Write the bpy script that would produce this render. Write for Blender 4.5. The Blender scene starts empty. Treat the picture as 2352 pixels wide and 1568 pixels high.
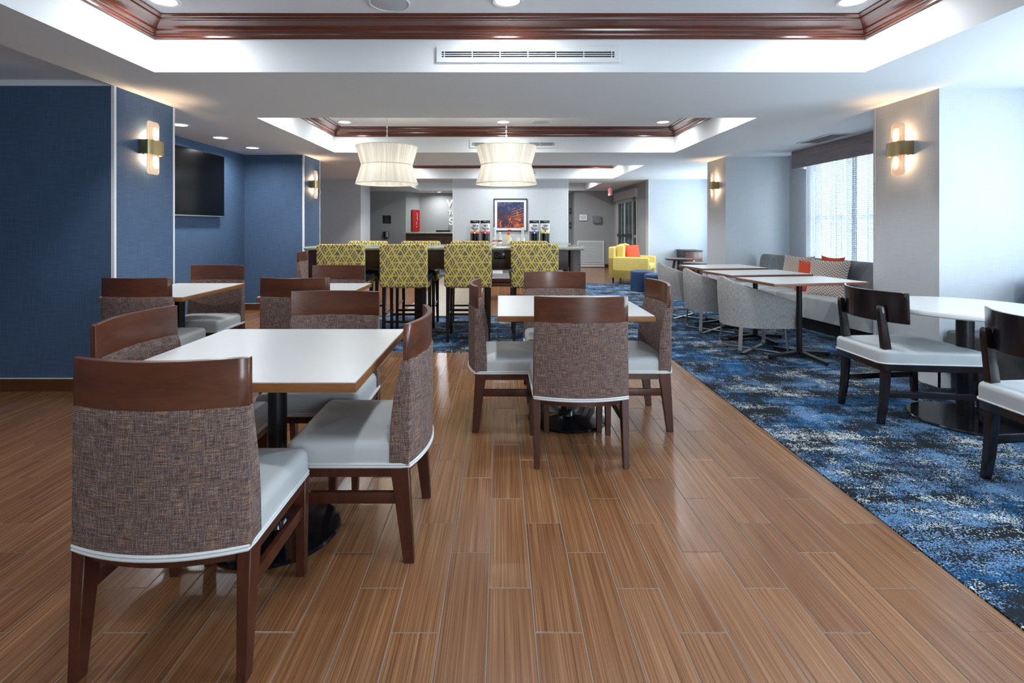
import bpy, bmesh, math, random
from mathutils import Vector, Matrix
R = math.radians
PI = math.pi
random.seed(7)
sc = bpy.context.scene
COL = sc.collection

# ------------------------------------------------------------------ camera
cam_d = bpy.data.cameras.new('camera')
cam = bpy.data.objects.new('camera', cam_d)
COL.objects.link(cam)
cam.location = (0, 0, 1.29)
cam.rotation_euler = (R(90), 0, 0)
cam_d.sensor_width = 36
cam_d.lens = 1200 / 2352 * 36
cam_d.shift_x = (1176 - 1148) / 2352
cam_d.shift_y = -(784 - 519) / 2352
cam_d.clip_start = 0.05
sc.camera = cam

# ------------------------------------------------------------------ world, exposure, daylight
sc.view_settings.view_transform = 'Standard'
sc.view_settings.look = 'None'
sc.view_settings.gamma = 1
sc.view_settings.use_curve_mapping = False
sc.view_settings.exposure = 0.42
sc.cycles.use_denoising = True
sc.cycles.max_bounces = 10
sc.cycles.diffuse_bounces = 6
sc.cycles.transparent_max_bounces = 12
sc.cycles.sample_clamp_indirect = 6
sc.cycles.caustics_reflective = False
sc.cycles.caustics_refractive = False
w = bpy.data.worlds.new('world')
sc.world = w
w.use_nodes = True
w.node_tree.nodes['Background'].inputs[0].default_value = (0.80, 0.90, 1.0, 1)
w.node_tree.nodes['Background'].inputs[1].default_value = 12.0


def area(name, loc, rot, sx, sy, power, color=(1, 1, 1), spread=180, parent=None):
    d = bpy.data.lights.new(name, 'AREA')
    d.shape = 'RECTANGLE'
    d.size, d.size_y = sx, sy
    d.energy = power
    d.color = color
    d.spread = R(spread)
    o = bpy.data.objects.new(name, d)
    COL.objects.link(o)
    o.location = loc
    o.rotation_euler = rot
    if parent:
        o.parent = parent
    return o


DAY = (0.70, 0.85, 1.0)
# daylight through the window bays on the right-hand side (outside the glass) and an unseen opening added behind the viewer for fill light


def portal(name, loc, rot, sx, sy):
    o = area(name, loc, rot, sx, sy, 1.0)
    o.data.cycles.is_portal = True


portal('window_portal_middle', (4.80, 6.53, 1.44), (0, R(90), 0), 1.68, 2.37)
portal('window_portal_near', (4.80, 2.0, 1.44), (0, R(90), 0), 1.68, 3.4)
portal('window_portal_lounge', (5.32, 10.7, 1.44), (0, R(90), 0), 1.68, 2.4)
portal('window_portal_back', (2.4, -4.16, 1.18), (R(90), 0, 0), 1.2, 2.36)
DOWN_W = 12.5
DOWN_C = (0.94, 0.975, 1.0)
WARM = (1.0, 0.66, 0.38)


# ------------------------------------------------------------------ materials
def srgb(r, g, b):
    f = lambda c: (c / 255 / 12.92) if c / 255 <= 0.04045 else ((c / 255 + 0.055) / 1.055) ** 2.4
    return (f(r), f(g), f(b), 1)


class NT:
    def __init__(s, name):
        s.m = bpy.data.materials.new(name)
        s.m.use_nodes = True
        s.t = s.m.node_tree
        s.b = s.t.nodes['Principled BSDF']
        s.out = s.t.nodes['Material Output']

    def n(s, t, **kw):
        x = s.t.nodes.new(t)
        for k, v in kw.items():
            setattr(x, k, v)
        return x

    def l(s, a, b):
        s.t.links.new(a, b)

    def inp(s, sock, v):
        if isinstance(v, bpy.types.NodeSocket):
            s.l(v, sock)
        else:
            sock.default_value = v

    def math(s, op, a, b=None, c=None):
        x = s.n('ShaderNodeMath', operation=op)
        s.inp(x.inputs[0], a)
        if b is not None:
            s.inp(x.inputs[1], b)
        if c is not None:
            s.inp(x.inputs[2], c)
        return x.outputs[0]

    def mix(s, f, a, b, mode='MIX'):
        x = s.n('ShaderNodeMix', data_type='RGBA', blend_type=mode)
        s.inp(x.inputs[0], f)
        s.inp(x.inputs[6], a)
        s.inp(x.inputs[7], b)
        return x.outputs[2]

    def coord(s, kind='Object', scale=(1, 1, 1), rand=0.0):
        tc = s.n('ShaderNodeTexCoord')
        mp = s.n('ShaderNodeMapping')
        mp.inputs['Scale'].default_value = scale
        if kind == 'World':
            g = s.n('ShaderNodeNewGeometry')
            s.l(g.outputs['Position'], mp.inputs['Vector'])
        else:
            s.l(tc.outputs[kind], mp.inputs['Vector'])
        if rand:
            oi = s.n('ShaderNodeObjectInfo')
            v = s.n('ShaderNodeVectorMath', operation='SCALE')
            v.inputs[0].default_value = (rand, rand * 1.7, rand * 0.6)
            s.l(oi.outputs['Random'], v.inputs['Scale'])
            s.l(v.outputs[0], mp.inputs['Location'])
        return mp.outputs[0]

    def noise(s, vec, scale, detail=3, rough=0.5, dist=0.0):
        x = s.n('ShaderNodeTexNoise')
        s.l(vec, x.inputs['Vector'])
        x.inputs['Scale'].default_value = scale
        x.inputs['Detail'].default_value = detail
        x.inputs['Roughness'].default_value = rough
        x.inputs['Distortion'].default_value = dist
        return x.outputs[0]

    def ramp(s, fac, stops, interp='LINEAR'):
        x = s.n('ShaderNodeValToRGB')
        x.color_ramp.interpolation = interp
        e = x.color_ramp.elements
        while len(e) > 1:
            e.remove(e[0])
        e[0].position, e[0].color = stops[0]
        for p, c in stops[1:]:
            k = e.new(p)
            k.color = c
        s.l(fac, x.inputs[0])
        return x.outputs[0]

    def bump(s, h, strength=0.3, dist=0.002):
        x = s.n('ShaderNodeBump')
        x.inputs['Strength'].default_value = strength
        x.inputs['Distance'].default_value = dist
        s.l(h, x.inputs['Height'])
        s.l(x.outputs[0], s.b.inputs['Normal'])

    def sep(s, v):
        x = s.n('ShaderNodeSeparateXYZ')
        s.l(v, x.inputs[0])
        return x.outputs

    def comb(s, a, b, c):
        x = s.n('ShaderNodeCombineXYZ')
        s.inp(x.inputs[0], a)
        s.inp(x.inputs[1], b)
        s.inp(x.inputs[2], c)
        return x.outputs[0]

    def set(s, color=None, rough=None, metal=None, spec=None, coat=None, emit=None, estr=None, trans=None):
        b = s.b
        if color is not None:
            s.inp(b.inputs['Base Color'], color)
        if rough is not None:
            s.inp(b.inputs['Roughness'], rough)
        if metal is not None:
            b.inputs['Metallic'].default_value = metal
        if spec is not None:
            b.inputs['Specular IOR Level'].default_value = spec
        if coat is not None:
            b.inputs['Coat Weight'].default_value = coat
            b.inputs['Coat Roughness'].default_value = 0.12
        if emit is not None:
            s.inp(b.inputs['Emission Color'], emit)
            b.inputs['Emission Strength'].default_value = estr
        return s.m


def plain(name, c, rough=0.5, metal=0.0, spec=None, noise=0.06, coat=None):
    t = NT(name)
    v = t.coord('Object', rand=3.0)
    f = t.noise(v, 9, 3)
    c2 = tuple(min(1, x * (1 - noise * 2)) for x in c[:3]) + (1,)
    t.set(t.mix(f, c, c2), rough, metal, spec, coat)
    return t.m


def mat_linen(name, c, amp=0.25, rough=0.75):
    """woven wall covering: fine warp and weft streaks"""
    t = NT(name)
    p = t.coord('World')
    x, y, z = t.sep(p)
    h = t.math('ADD', x, y)
    a = t.comb(t.math('MULTIPLY', h, 6), 0, t.math('MULTIPLY', z, 260))
    b = t.comb(t.math('MULTIPLY', h, 300), 0, t.math('MULTIPLY', z, 5))
    n1 = t.noise(a, 1, 2)
    n2 = t.noise(b, 1, 2)
    n = t.math('MULTIPLY', t.math('ADD', n1, n2), 0.5)
    lo = tuple(v * (1 - amp) for v in c[:3]) + (1,)
    hi = tuple(min(1, v * (1 + amp)) for v in c[:3]) + (1,)
    t.set(t.ramp(n, [(0.35, lo), (0.65, hi)]), rough, spec=0.3)
    t.bump(n, 0.25, 0.001)
    return t.m


def mat_wood(name, c1, c2, axis=(1, 9, 9), rough=0.3, scale=3.0, coat=0.0, blotch=0.35):
    t = NT(name)
    v = t.coord('Object', axis, rand=5.0)
    f = t.noise(v, scale, 6, 0.6, 0.6)
    g = t.noise(v, scale * 6, 4, 0.6)
    bl = t.noise(t.coord('Object', (1, 1, 1), rand=3.0), 3.5, 2)
    k = t.math('ADD', t.math('MULTIPLY', f, 0.65), t.math('MULTIPLY', g, 0.35))
    col = t.ramp(k, [(0.35, c1), (0.65, c2)])
    dk = tuple(x * 0.62 for x in c1[:3]) + (1,)
    col = t.mix(t.math('MULTIPLY', bl, blotch), col, dk)
    t.set(col, rough, spec=0.5, coat=coat)
    t.bump(g, 0.08, 0.001)
    return t.m


M = {}
M['ceil'] = plain('ceiling_paint', (0.80, 0.82, 0.84, 1), 0.8, noise=0.01)
M['blue'] = mat_linen('blue_wallpaper', (0.062, 0.110, 0.195, 1))
M['grey'] = mat_linen('grey_wallpaper', (0.51, 0.535, 0.56, 1), 0.07)
M['lobby'] = mat_linen('lobby_wallpaper', (0.34, 0.35, 0.35, 1), 0.06)
M['trimw'] = plain('white_trim_paint', (0.75, 0.78, 0.80, 1), 0.4, noise=0.02)
M['crown'] = mat_wood('crown_wood', srgb(104, 50, 32), srgb(86, 38, 24), (2, 2, 2), 0.22, 0.8, coat=0.5)
M['cherry'] = mat_wood('cherry_stained_wood', srgb(108, 60, 38), srgb(62, 32, 22), (1, 4, 5), 0.30, 2.4, coat=0.30, blotch=0.6)
M['leg'] = mat_wood('leg_wood', srgb(84, 44, 30), srgb(54, 27, 20), (5, 5, 1), 0.32, 4.0)
M['edge'] = mat_wood('table_edge_wood', srgb(146, 98, 58), srgb(122, 78, 44), (1, 1, 6), 0.35, 3.0, blotch=0.15)
M['edge2'] = mat_wood('walnut_edge', srgb(150, 104, 84), srgb(122, 82, 66), (1, 1, 6), 0.35, 3.0, blotch=0.15)
M['espresso'] = mat_wood('espresso_wood', srgb(66, 44, 38), srgb(48, 32, 28), (2, 2, 7), 0.35, 4.0)
M['ebony'] = mat_wood('ebony_wood', srgb(34, 24, 27), srgb(20, 14, 17), (2, 2, 6), 0.22, 4.0, coat=0.3)
M['valance'] = mat_wood('grey_oak_board', srgb(156, 144, 148), srgb(124, 112, 118), (9, 1, 9), 0.5, 1.6)
M['lam'] = plain('white_laminate', (0.64, 0.66, 0.66, 1), 0.30, noise=0.01)
M['stone'] = plain('white_quartz', (0.72, 0.74, 0.75, 1), 0.18, noise=0.02)
M['black'] = plain('black_metal', (0.010, 0.010, 0.012, 1), 0.35, noise=0.1)
M['bgloss'] = plain('black_gloss', (0.006, 0.007, 0.010, 1), 0.14, noise=0.0)
M['screen'] = plain('tv_glass', (0.003, 0.003, 0.004, 1), 0.16, spec=0.18, noise=0.0)
M['seat'] = plain('pale_grey_vinyl', (0.50, 0.535, 0.55, 1), 0.42, noise=0.04)
M['pipe'] = plain('white_piping', (0.66, 0.70, 0.72, 1), 0.45, noise=0.02)
M['navy'] = plain('navy_vinyl', (0.014, 0.020, 0.045, 1), 0.35, noise=0.1)
M['ottoman'] = plain('blue_vinyl', srgb(48, 76, 118), 0.45, noise=0.1)
M['bronze'] = plain('brass', (0.50, 0.39, 0.20, 1), 0.32, 1.0, noise=0.05)
M['chrome'] = plain('brushed_steel', (0.74, 0.73, 0.71, 1), 0.38, 1.0, noise=0.02)
M['orange'] = plain('orange_fabric', srgb(228, 84, 46), 0.8, noise=0.08)
M['yellow'] = plain('yellow_fabric', srgb(228, 202, 112), 0.8, noise=0.10)
M['plastic'] = plain('white_plastic', (0.75, 0.77, 0.78, 1), 0.35, noise=0.01)
M['dark'] = plain('dark_gap', (0.03, 0.03, 0.035, 1), 0.7)
M['greyp'] = plain('grey_metal_box', (0.20, 0.21, 0.22, 1), 0.45)
M['paper'] = plain('white_paper', (0.78, 0.80, 0.82, 1), 0.6, noise=0.01)
M['red'] = plain('red_paint', srgb(190, 34, 28), 0.5, noise=0.15)
M['doorgrey'] = plain('satin_aluminium', (0.52, 0.52, 0.50, 1), 0.4, 0.0)
M['benchmot'] = plain('mottled_grey_fabric', srgb(104, 106, 110), 0.8, noise=0.4)
M['blueback'] = plain('royal_blue_fabric', srgb(26, 74, 132), 0.7, noise=0.1)
M['shadew'] = plain('white_cup', (0.80, 0.80, 0.78, 1), 0.5, noise=0.0)


def mat_emit(name, c, s):
    t = NT(name)
    t.set((0.8, 0.8, 0.8, 1), 0.5, emit=c, estr=s)
    return t.m


M['lens'] = mat_emit('downlight_lens', (1, 0.97, 0.92, 1), 5.0)
M['bulb'] = mat_emit('bulb_glow', (1, 0.90, 0.72, 1), 14.0)
M['sconceglow'] = mat_emit('lit_frosted_acrylic', (1.0, 0.72, 0.45, 1), 0.75)
M['exitred'] = mat_emit('exit_sign_face', (1.0, 0.05, 0.06, 1), 1.6)


def mat_tweed():
    t = NT('brown_tweed')
    p = t.coord('Object', rand=4.0)
    x, y, z = t.sep(p)
    hx = t.math('ADD', x, t.math('MULTIPLY', y, 0.8))
    warp = t.noise(t.comb(t.math('MULTIPLY', hx, 330), 0, t.math('MULTIPLY', z, 22)), 1, 3, 0.7)
    weft = t.noise(t.comb(t.math('MULTIPLY', hx, 20), 0, t.math('MULTIPLY', z, 330)), 1, 3, 0.7)
    grain = t.noise(t.comb(t.math('MULTIPLY', hx, 420), 7, t.math('MULTIPLY', z, 420)), 1, 1, 0.5)
    base = t.ramp(warp, [(0.36, srgb(54, 40, 42)), (0.5, srgb(102, 84, 80)), (0.62, srgb(134, 132, 138))])
    wf = t.ramp(weft, [(0.38, srgb(60, 46, 46)), (0.5, srgb(106, 88, 82)), (0.60, srgb(150, 120, 96)), (0.66, srgb(204, 152, 104))])
    c = t.mix(0.5, base, wf)
    g = t.ramp(grain, [(0.38, (0.60, 0.60, 0.60, 1)), (0.62, (1.62, 1.62, 1.64, 1))])
    c = t.mix(1.0, c, g, 'MULTIPLY')
    t.set(c, 0.9, spec=0.15)
    t.bump(grain, 0.5, 0.002)
    return t.m


M['tweed'] = mat_tweed()


def mat_linenfab(name, c):
    t = NT(name)
    p = t.coord('Object', rand=4.0)
    x, y, z = t.sep(p)
    hx = t.math('ADD', x, y)
    a = t.noise(t.comb(t.math('MULTIPLY', hx, 220), 0, t.math('MULTIPLY', z, 20)), 1, 3, 0.6)
    b = t.noise(t.comb(t.math('MULTIPLY', hx, 20), 0, t.math('MULTIPLY', z, 220)), 1, 3, 0.6)
    f = t.math('MULTIPLY', t.math('ADD', a, b), 0.5)
    lo = tuple(v * 0.62 for v in c[:3]) + (1,)
    hi = tuple(v * 1.35 for v in c[:3]) + (1,)
    t.set(t.ramp(f, [(0.38, lo), (0.62, hi)]), 0.85, spec=0.2)
    t.bump(f, 0.3, 0.001)
    return t.m


M['linen'] = mat_linenfab('grey_linen', srgb(168, 168, 166))


def mat_geo():
    """yellow lattice of hexagons, chevrons and diamonds on grey"""
    t = NT('yellow_geometric_fabric')
    p = t.coord('Object')
    x, y, z = t.sep(p)
    u = t.math('DIVIDE', t.math('ADD', x, y), 0.094)
    v = t.math('DIVIDE', z, 0.074)
    hv = t.math('MULTIPLY', v, 0.5)
    a = t.math('ADD', u, hv)
    b = t.math('SUBTRACT', u, hv)

    def near(s, w_):
        d = t.math('ABSOLUTE', t.math('SUBTRACT', t.math('FRACT', s), 0.5))
        return t.math('GREATER_THAN', d, 0.5 - w_)
    L = t.math('MAXIMUM', near(a, 0.088), near(b, 0.088))
    fa, fb, fv = t.math('FLOOR', a), t.math('FLOOR', b), t.math('FLOOR', v)
    wn = t.n('ShaderNodeTexWhiteNoise', noise_dimensions='3D')
    t.l(t.comb(fa, fb, fv), wn.inputs['Vector'])
    h = wn.outputs['Value']
    row = near(v, 0.075)
    s1 = t.math('MULTIPLY', near(t.math('MULTIPLY', a, 3.0), 0.17), t.math('LESS_THAN', h, 0.40))
    s2 = t.math('MULTIPLY', near(t.math('MULTIPLY', b, 3.0), 0.17), t.math('MULTIPLY', t.math('GREATER_THAN', h, 0.40), t.math('LESS_THAN', h, 0.80)))
    wn2 = t.n('ShaderNodeTexWhiteNoise', noise_dimensions='3D')
    t.l(t.comb(t.math('FLOOR', a), t.math('FLOOR', t.math('ADD', v, 0.5)), 3.0), wn2.inputs['Vector'])
    row = t.math('MULTIPLY', row, t.math('LESS_THAN', wn2.outputs['Value'], 0.75))
    m = t.math('MAXIMUM', t.math('MAXIMUM', L, row), t.math('MAXIMUM', s1, s2))
    nz = t.noise(t.coord('Object'), 140, 2)
    yel = t.mix(nz, srgb(246, 226, 120), srgb(226, 200, 92))
    gry = t.mix(nz, srgb(136, 126, 116), srgb(112, 104, 96))
    t.set(t.mix(m, gry, yel), 0.85, spec=0.2)
    t.bump(m, 0.3, 0.002)
    return t.m


M['geo'] = mat_geo()


def mat_chevron():
    t = NT('chevron_knit')
    p = t.coord('Object')
    x, y, z = t.sep(p)
    zig = t.math('ABSOLUTE', t.math('SUBTRACT', t.math('FRACT', t.math('DIVIDE', x, 0.056)), 0.5))
    s = t.math('FRACT', t.math('ADD', t.math('DIVIDE', z, 0.034), t.math('MULTIPLY', zig, 2.0)))
    m = t.math('LESS_THAN', s, 0.40)
    col = t.noise(t.comb(0, 0, t.math('FLOOR', t.math('DIVIDE', x, 0.088))), 13, 0)
    zc = t.ramp(col, [(0.42, srgb(112, 100, 108)), (0.5, srgb(160, 118, 88)), (0.58, srgb(110, 108, 122))])
    t.set(t.mix(m, srgb(222, 218, 214), zc), 0.9)
    t.bump(s, 0.4, 0.003)
    return t.m


M['chev'] = mat_chevron()


def mat_bench(name, c1, c2, c3, k=1.0):
    """tone on tone diamonds"""
    t = NT(name)
    p = t.coord('Object')
    x, y, z = t.sep(p)
    h = t.math('DIVIDE', t.math('ADD', y, t.math('MULTIPLY', x, 0.5)), 0.17)
    v = t.math('DIVIDE', z, 0.30)
    a = t.math('FLOOR', t.math('ADD', h, v))
    b = t.math('FLOOR', t.math('SUBTRACT', h, v))
    wn = t.n('ShaderNodeTexWhiteNoise', noise_dimensions='2D')
    t.l(t.comb(a, b, 0), wn.inputs['Vector'])
    t.set(t.ramp(wn.outputs['Value'], [(0.0, c1), (0.45, c2), (0.75, c3)], 'CONSTANT'), 0.6, spec=0.3)
    return t.m


M['benchback'] = mat_bench('grey_diamond_fabric', srgb(118, 124, 130), srgb(128, 134, 140), srgb(140, 146, 150))
M['benchseat'] = mat_bench('pale_diamond_fabric', srgb(184, 188, 188), srgb(176, 180, 181), srgb(160, 165, 168))


def mat_granite():
    t = NT('granite')
    v = t.coord('World')
    f = t.noise(v, 55, 6, 0.75)
    g = t.noise(v, 9, 4, 0.6)
    c = t.ramp(f, [(0.3, srgb(70, 74, 66)), (0.45, srgb(142, 148, 134)), (0.6, srgb(186, 188, 174)), (0.7, srgb(120, 110, 90))])
    c = t.mix(t.math('MULTIPLY', g, 0.4), c, srgb(206, 208, 198))
    t.set(c, 0.10, spec=0.5)
    return t.m


M['granite'] = mat_granite()


def mat_tile():
    t = NT('wood_look_porcelain_tile')
    g = t.n('ShaderNodeNewGeometry')
    oi = t.n('ShaderNodeObjectInfo')
    rnd = t.math('FRACT', t.math('ADD', t.math('MULTIPLY', g.outputs['Random Per Island'], 7.3), t.math('MULTIPLY', oi.outputs['Random'], 13.7)))
    x, y, z = t.sep(g.outputs['Position'])
    off = t.math('MULTIPLY', rnd, 31.0)
    v1 = t.comb(t.math('MULTIPLY', x, 210), t.math('ADD', t.math('MULTIPLY', y, 1.6), off), off)
    v2 = t.comb(t.math('MULTIPLY', x, 60), t.math('ADD', t.math('MULTIPLY', y, 1.0), off), off)
    v3 = t.comb(t.math('MULTIPLY', x, 3), t.math('ADD', t.math('MULTIPLY', y, 2.0), off), off)
    n1 = t.noise(v1, 1, 2, 0.6)
    n2 = t.noise(v2, 1, 3, 0.6)
    n3 = t.noise(v3, 1, 3, 0.5)
    k = t.math('ADD', t.math('MULTIPLY', n1, 0.72), t.math('MULTIPLY', n2, 0.28))
    c = t.ramp(k, [(0.28, srgb(96, 62, 38)), (0.44, srgb(134, 92, 60)), (0.56, srgb(156, 113, 78)), (0.72, srgb(182, 142, 106))])
    c = t.mix(t.math('MULTIPLY', n3, 0.35), c, srgb(116, 75, 46))
    dk = t.mix(1.0, c, (0.80, 0.76, 0.74, 1), 'MULTIPLY')
    c = t.mix(rnd, c, dk)
    rg = t.math('ADD', 0.18, t.math('MULTIPLY', n1, 0.12))
    t.set(c, rg, spec=0.75)
    t.bump(n1, 0.10, 0.0006)
    return t.m


M['tile'] = mat_tile()
M['basetile'] = mat_wood('base_tile_porcelain', srgb(104, 66, 38), srgb(74, 44, 24), (1.5, 1.5, 60), 0.3, 3.0, blotch=0.2)
M['grout'] = plain('grout', srgb(150, 142, 132), 0.9, noise=0.1)


def mat_beige():
    t = NT('beige_floor_tile')
    v = t.coord('World')
    f = t.noise(v, 3, 4)
    t.set(t.mix(f, srgb(178, 164, 146), srgb(156, 140, 122)), 0.3)
    return t.m


M['beige'] = mat_beige()


def mat_carpet():
    t = NT('distressed_blue_carpet')
    g = t.n('ShaderNodeNewGeometry')
    p = g.outputs['Position']
    x, y, z = t.sep(p)
    # tuft grid: quantise positions so that the pattern breaks up into loops
    q = 260.0
    qx = t.math('DIVIDE', t.math('FLOOR', t.math('MULTIPLY', x, q * 0.8)), q * 0.8)
    qy = t.math('DIVIDE', t.math('FLOOR', t.math('MULTIPLY', y, q)), q)
    wn = t.n('ShaderNodeTexWhiteNoise', noise_dimensions='2D')
    t.l(t.comb(qx, qy, 0), wn.inputs['Vector'])
    jit = t.math('MULTIPLY', t.math('SUBTRACT', wn.outputs['Value'], 0.5), 0.13)

    def field(sx, sy, sc_, seed, detail=9, rough=0.72, dist=0.3):
        vv = t.comb(t.math('ADD', t.math('MULTIPLY', qx, sx), seed), t.math('ADD', t.math('MULTIPLY', qy, sy), seed * 1.3), seed)
        return t.math('ADD', t.noise(vv, sc_, detail, rough, dist), jit)
    A = field(1.0, 2.6, 1.7, 3.1)
    A2 = field(2.4, 1.0, 1.5, 8.7)
    B = field(0.9, 2.8, 2.3, 21.0, 10, 0.78)
    C = field(0.8, 1.3, 1.5, 40.0, 7, 0.65)
    D = field(3.2, 0.9, 2.2, 55.0, 10, 0.8)
    dark = srgb(34, 39, 46)
    mid = t.ramp(C, [(0.40, srgb(58, 84, 116)), (0.47, srgb(96, 130, 168)), (0.53, srgb(104, 138, 174)), (0.585, srgb(30, 86, 132))])
    mask_d = t.ramp(t.math('ADD', t.math('MULTIPLY', A, 0.6), t.math('MULTIPLY', A2, 0.4)), [(0.517, (0, 0, 0, 1)), (0.531, (1, 1, 1, 1))])
    c = t.mix(mask_d, dark, mid)
    mB = t.ramp(t.math('ADD', t.math('MULTIPLY', B, 0.6), t.math('MULTIPLY', D, 0.4)), [(0.572, (0, 0, 0, 1)), (0.586, (1, 1, 1, 1))])
    c = t.mix(mB, c, srgb(188, 198, 200))
    v = t.math('ADD', 0.82, t.math('MULTIPLY', wn.outputs['Value'], 0.30))
    c = t.mix(1.0, c, t.comb(v, v, v), 'MULTIPLY')
    t.set(c, 0.95, spec=0.1)
    t.bump(wn.outputs['Value'], 0.6, 0.003)
    return t.m


M['carpet'] = mat_carpet()


def mat_shade():
    t = NT('string_lampshade')
    p = t.coord('Object')
    x, y, z = t.sep(p)
    ang = t.math('ARCTAN2', y, x)
    n1 = t.noise(t.comb(t.math('MULTIPLY', ang, 60), 0, t.math('MULTIPLY', z, 1.5)), 1, 3, 0.7)
    n2 = t.noise(t.comb(t.math('MULTIPLY', ang, 5), 0, 0), 1, 2, 0.5)
    c = t.ramp(t.math('ADD', t.math('MULTIPLY', n1, 0.6), t.math('MULTIPLY', n2, 0.4)), [(0.38, srgb(192, 186, 172)), (0.6, srgb(236, 233, 226))])
    t.set(c, 0.6)
    tr = t.n('ShaderNodeBsdfTranslucent')
    t.l(c, tr.inputs['Color'])
    mx = t.n('ShaderNodeMixShader')
    mx.inputs[0].default_value = 0.42
    t.l(t.b.outputs[0], mx.inputs[1])
    t.l(tr.outputs[0], mx.inputs[2])
    t.l(mx.outputs[0], t.out.inputs[0])
    return t.m


M['shade'] = mat_shade()


def mat_curtain():
    t = NT('sheer_curtain_weave')
    p = t.coord('World')
    x, y, z = t.sep(p)

    def band(s, per, w_):
        return t.math('LESS_THAN', t.math('FRACT', t.math('DIVIDE', s, per)), w_)
    hy = band(z, 0.026, 0.45)
    vx = band(y, 0.016, 0.5)
    hole = t.math('MULTIPLY', hy, vx)
    sect = t.ramp(t.noise(t.comb(0, t.math('MULTIPLY', y, 4), 0), 1, 2), [(0.42, (0.35, 0.35, 0.35, 1)), (0.58, (1, 1, 1, 1))])
    a = t.math('SUBTRACT', 0.985, t.math('MULTIPLY', t.math('MULTIPLY', hole, sect), 0.36))
    tr = t.n('ShaderNodeBsdfTranslucent')
    tr.inputs[0].default_value = (0.80, 0.84, 0.88, 1)
    df = t.n('ShaderNodeBsdfDiffuse')
    df.inputs[0].default_value = (0.82, 0.85, 0.88, 1)
    m1 = t.n('ShaderNodeMixShader')
    m1.inputs[0].default_value = 0.07
    t.l(df.outputs[0], m1.inputs[1])
    t.l(tr.outputs[0], m1.inputs[2])
    tp = t.n('ShaderNodeBsdfTransparent')
    m2 = t.n('ShaderNodeMixShader')
    t.l(a, m2.inputs[0])
    t.l(tp.outputs[0], m2.inputs[1])
    t.l(m1.outputs[0], m2.inputs[2])
    t.l(m2.outputs[0], t.out.inputs[0])
    return t.m


M['curtain'] = mat_curtain()


def mat_glass(name, col=(0.9, 0.95, 0.97, 1), alpha=0.15):
    t = NT(name)
    tp = t.n('ShaderNodeBsdfTransparent')
    tp.inputs[0].default_value = col
    gl = t.n('ShaderNodeBsdfGlossy')
    gl.inputs['Roughness'].default_value = 0.03
    m = t.n('ShaderNodeMixShader')
    m.inputs[0].default_value = alpha
    t.l(tp.outputs[0], m.inputs[1])
    t.l(gl.outputs[0], m.inputs[2])
    t.l(m.outputs[0], t.out.inputs[0])
    return t.m


M['glass'] = mat_glass('window_glass', alpha=0.06)
M['doorglass'] = mat_glass('door_glass', (0.75, 0.82, 0.84, 1), 0.15)


def mat_acrylic():
    """frosted acrylic leaf of the wall lights, lit from behind and from its edges"""
    t = NT('frosted_acrylic')
    t.set((0.88, 0.84, 0.78, 1), 0.35, emit=(1.0, 0.62, 0.34, 1), estr=0.22)
    tr = t.n('ShaderNodeBsdfTranslucent')
    tr.inputs['Color'].default_value = (0.95, 0.86, 0.76, 1)
    mx = t.n('ShaderNodeMixShader')
    mx.inputs[0].default_value = 0.45
    t.l(t.b.outputs[0], mx.inputs[1])
    t.l(tr.outputs[0], mx.inputs[2])
    t.l(mx.outputs[0], t.out.inputs[0])
    return t.m


M['acrylic'] = mat_acrylic()


def mat_art():
    t = NT('abstract_print')
    p = t.coord('Object')
    x, y, z = t.sep(p)
    f = t.noise(p, 9, 8, 0.75, 1.2)
    k = t.math('ADD', t.math('MULTIPLY', t.math('SUBTRACT', f, 0.5), 2.0), t.math('ADD', 0.47, t.math('MULTIPLY', t.math('SUBTRACT', t.math('MULTIPLY', x, 0.25), z), 0.75)))
    c = t.ramp(k, [(0.18, srgb(84, 84, 88)), (0.28, srgb(18, 40, 96)), (0.42, srgb(28, 34, 52)), (0.54, srgb(72, 44, 48)), (0.64, srgb(150, 56, 36)), (0.76, srgb(206, 104, 40)), (0.92, srgb(236, 176, 60))])
    s = t.math('FRACT', t.math('MULTIPLY', t.math('SUBTRACT', z, t.math('MULTIPLY', x, 0.30)), 17))
    m = t.math('MULTIPLY', t.math('LESS_THAN', s, 0.16), t.math('MULTIPLY', t.math('GREATER_THAN', x, 0.02), t.math('MULTIPLY', t.math('GREATER_THAN', z, -0.09), t.math('LESS_THAN', z, 0.16))))
    c = t.mix(m, c, srgb(176, 120, 100))
    t.set(c, 0.4)
    return t.m


M['art'] = mat_art()


def mat_stonewall():
    t = NT('outdoor_masonry')
    v = t.coord('World')
    b = t.n('ShaderNodeTexBrick')
    x, y, z = t.sep(v)
    t.l(t.comb(y, z, 0), b.inputs['Vector'])
    b.inputs['Scale'].default_value = 3.0
    b.inputs['Color1'].default_value = srgb(112, 124, 128)
    b.inputs['Color2'].default_value = srgb(74, 84, 88)
    b.inputs['Mortar'].default_value = srgb(140, 150, 152)
    t.set(b.outputs[0], 0.9)
    return t.m


M['masonry'] = mat_stonewall()


# ------------------------------------------------------------------ mesh helpers
def link(name, me, mat=None, parent=None, loc=None, rot=None):
    o = bpy.data.objects.new(name, me)
    COL.objects.link(o)
    if mat and me is not None and not me.materials:
        me.materials.append(mat)
    if parent:
        o.parent = parent
    if loc is not None:
        o.location = loc
    if rot is not None:
        o.rotation_euler = rot
    return o


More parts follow.
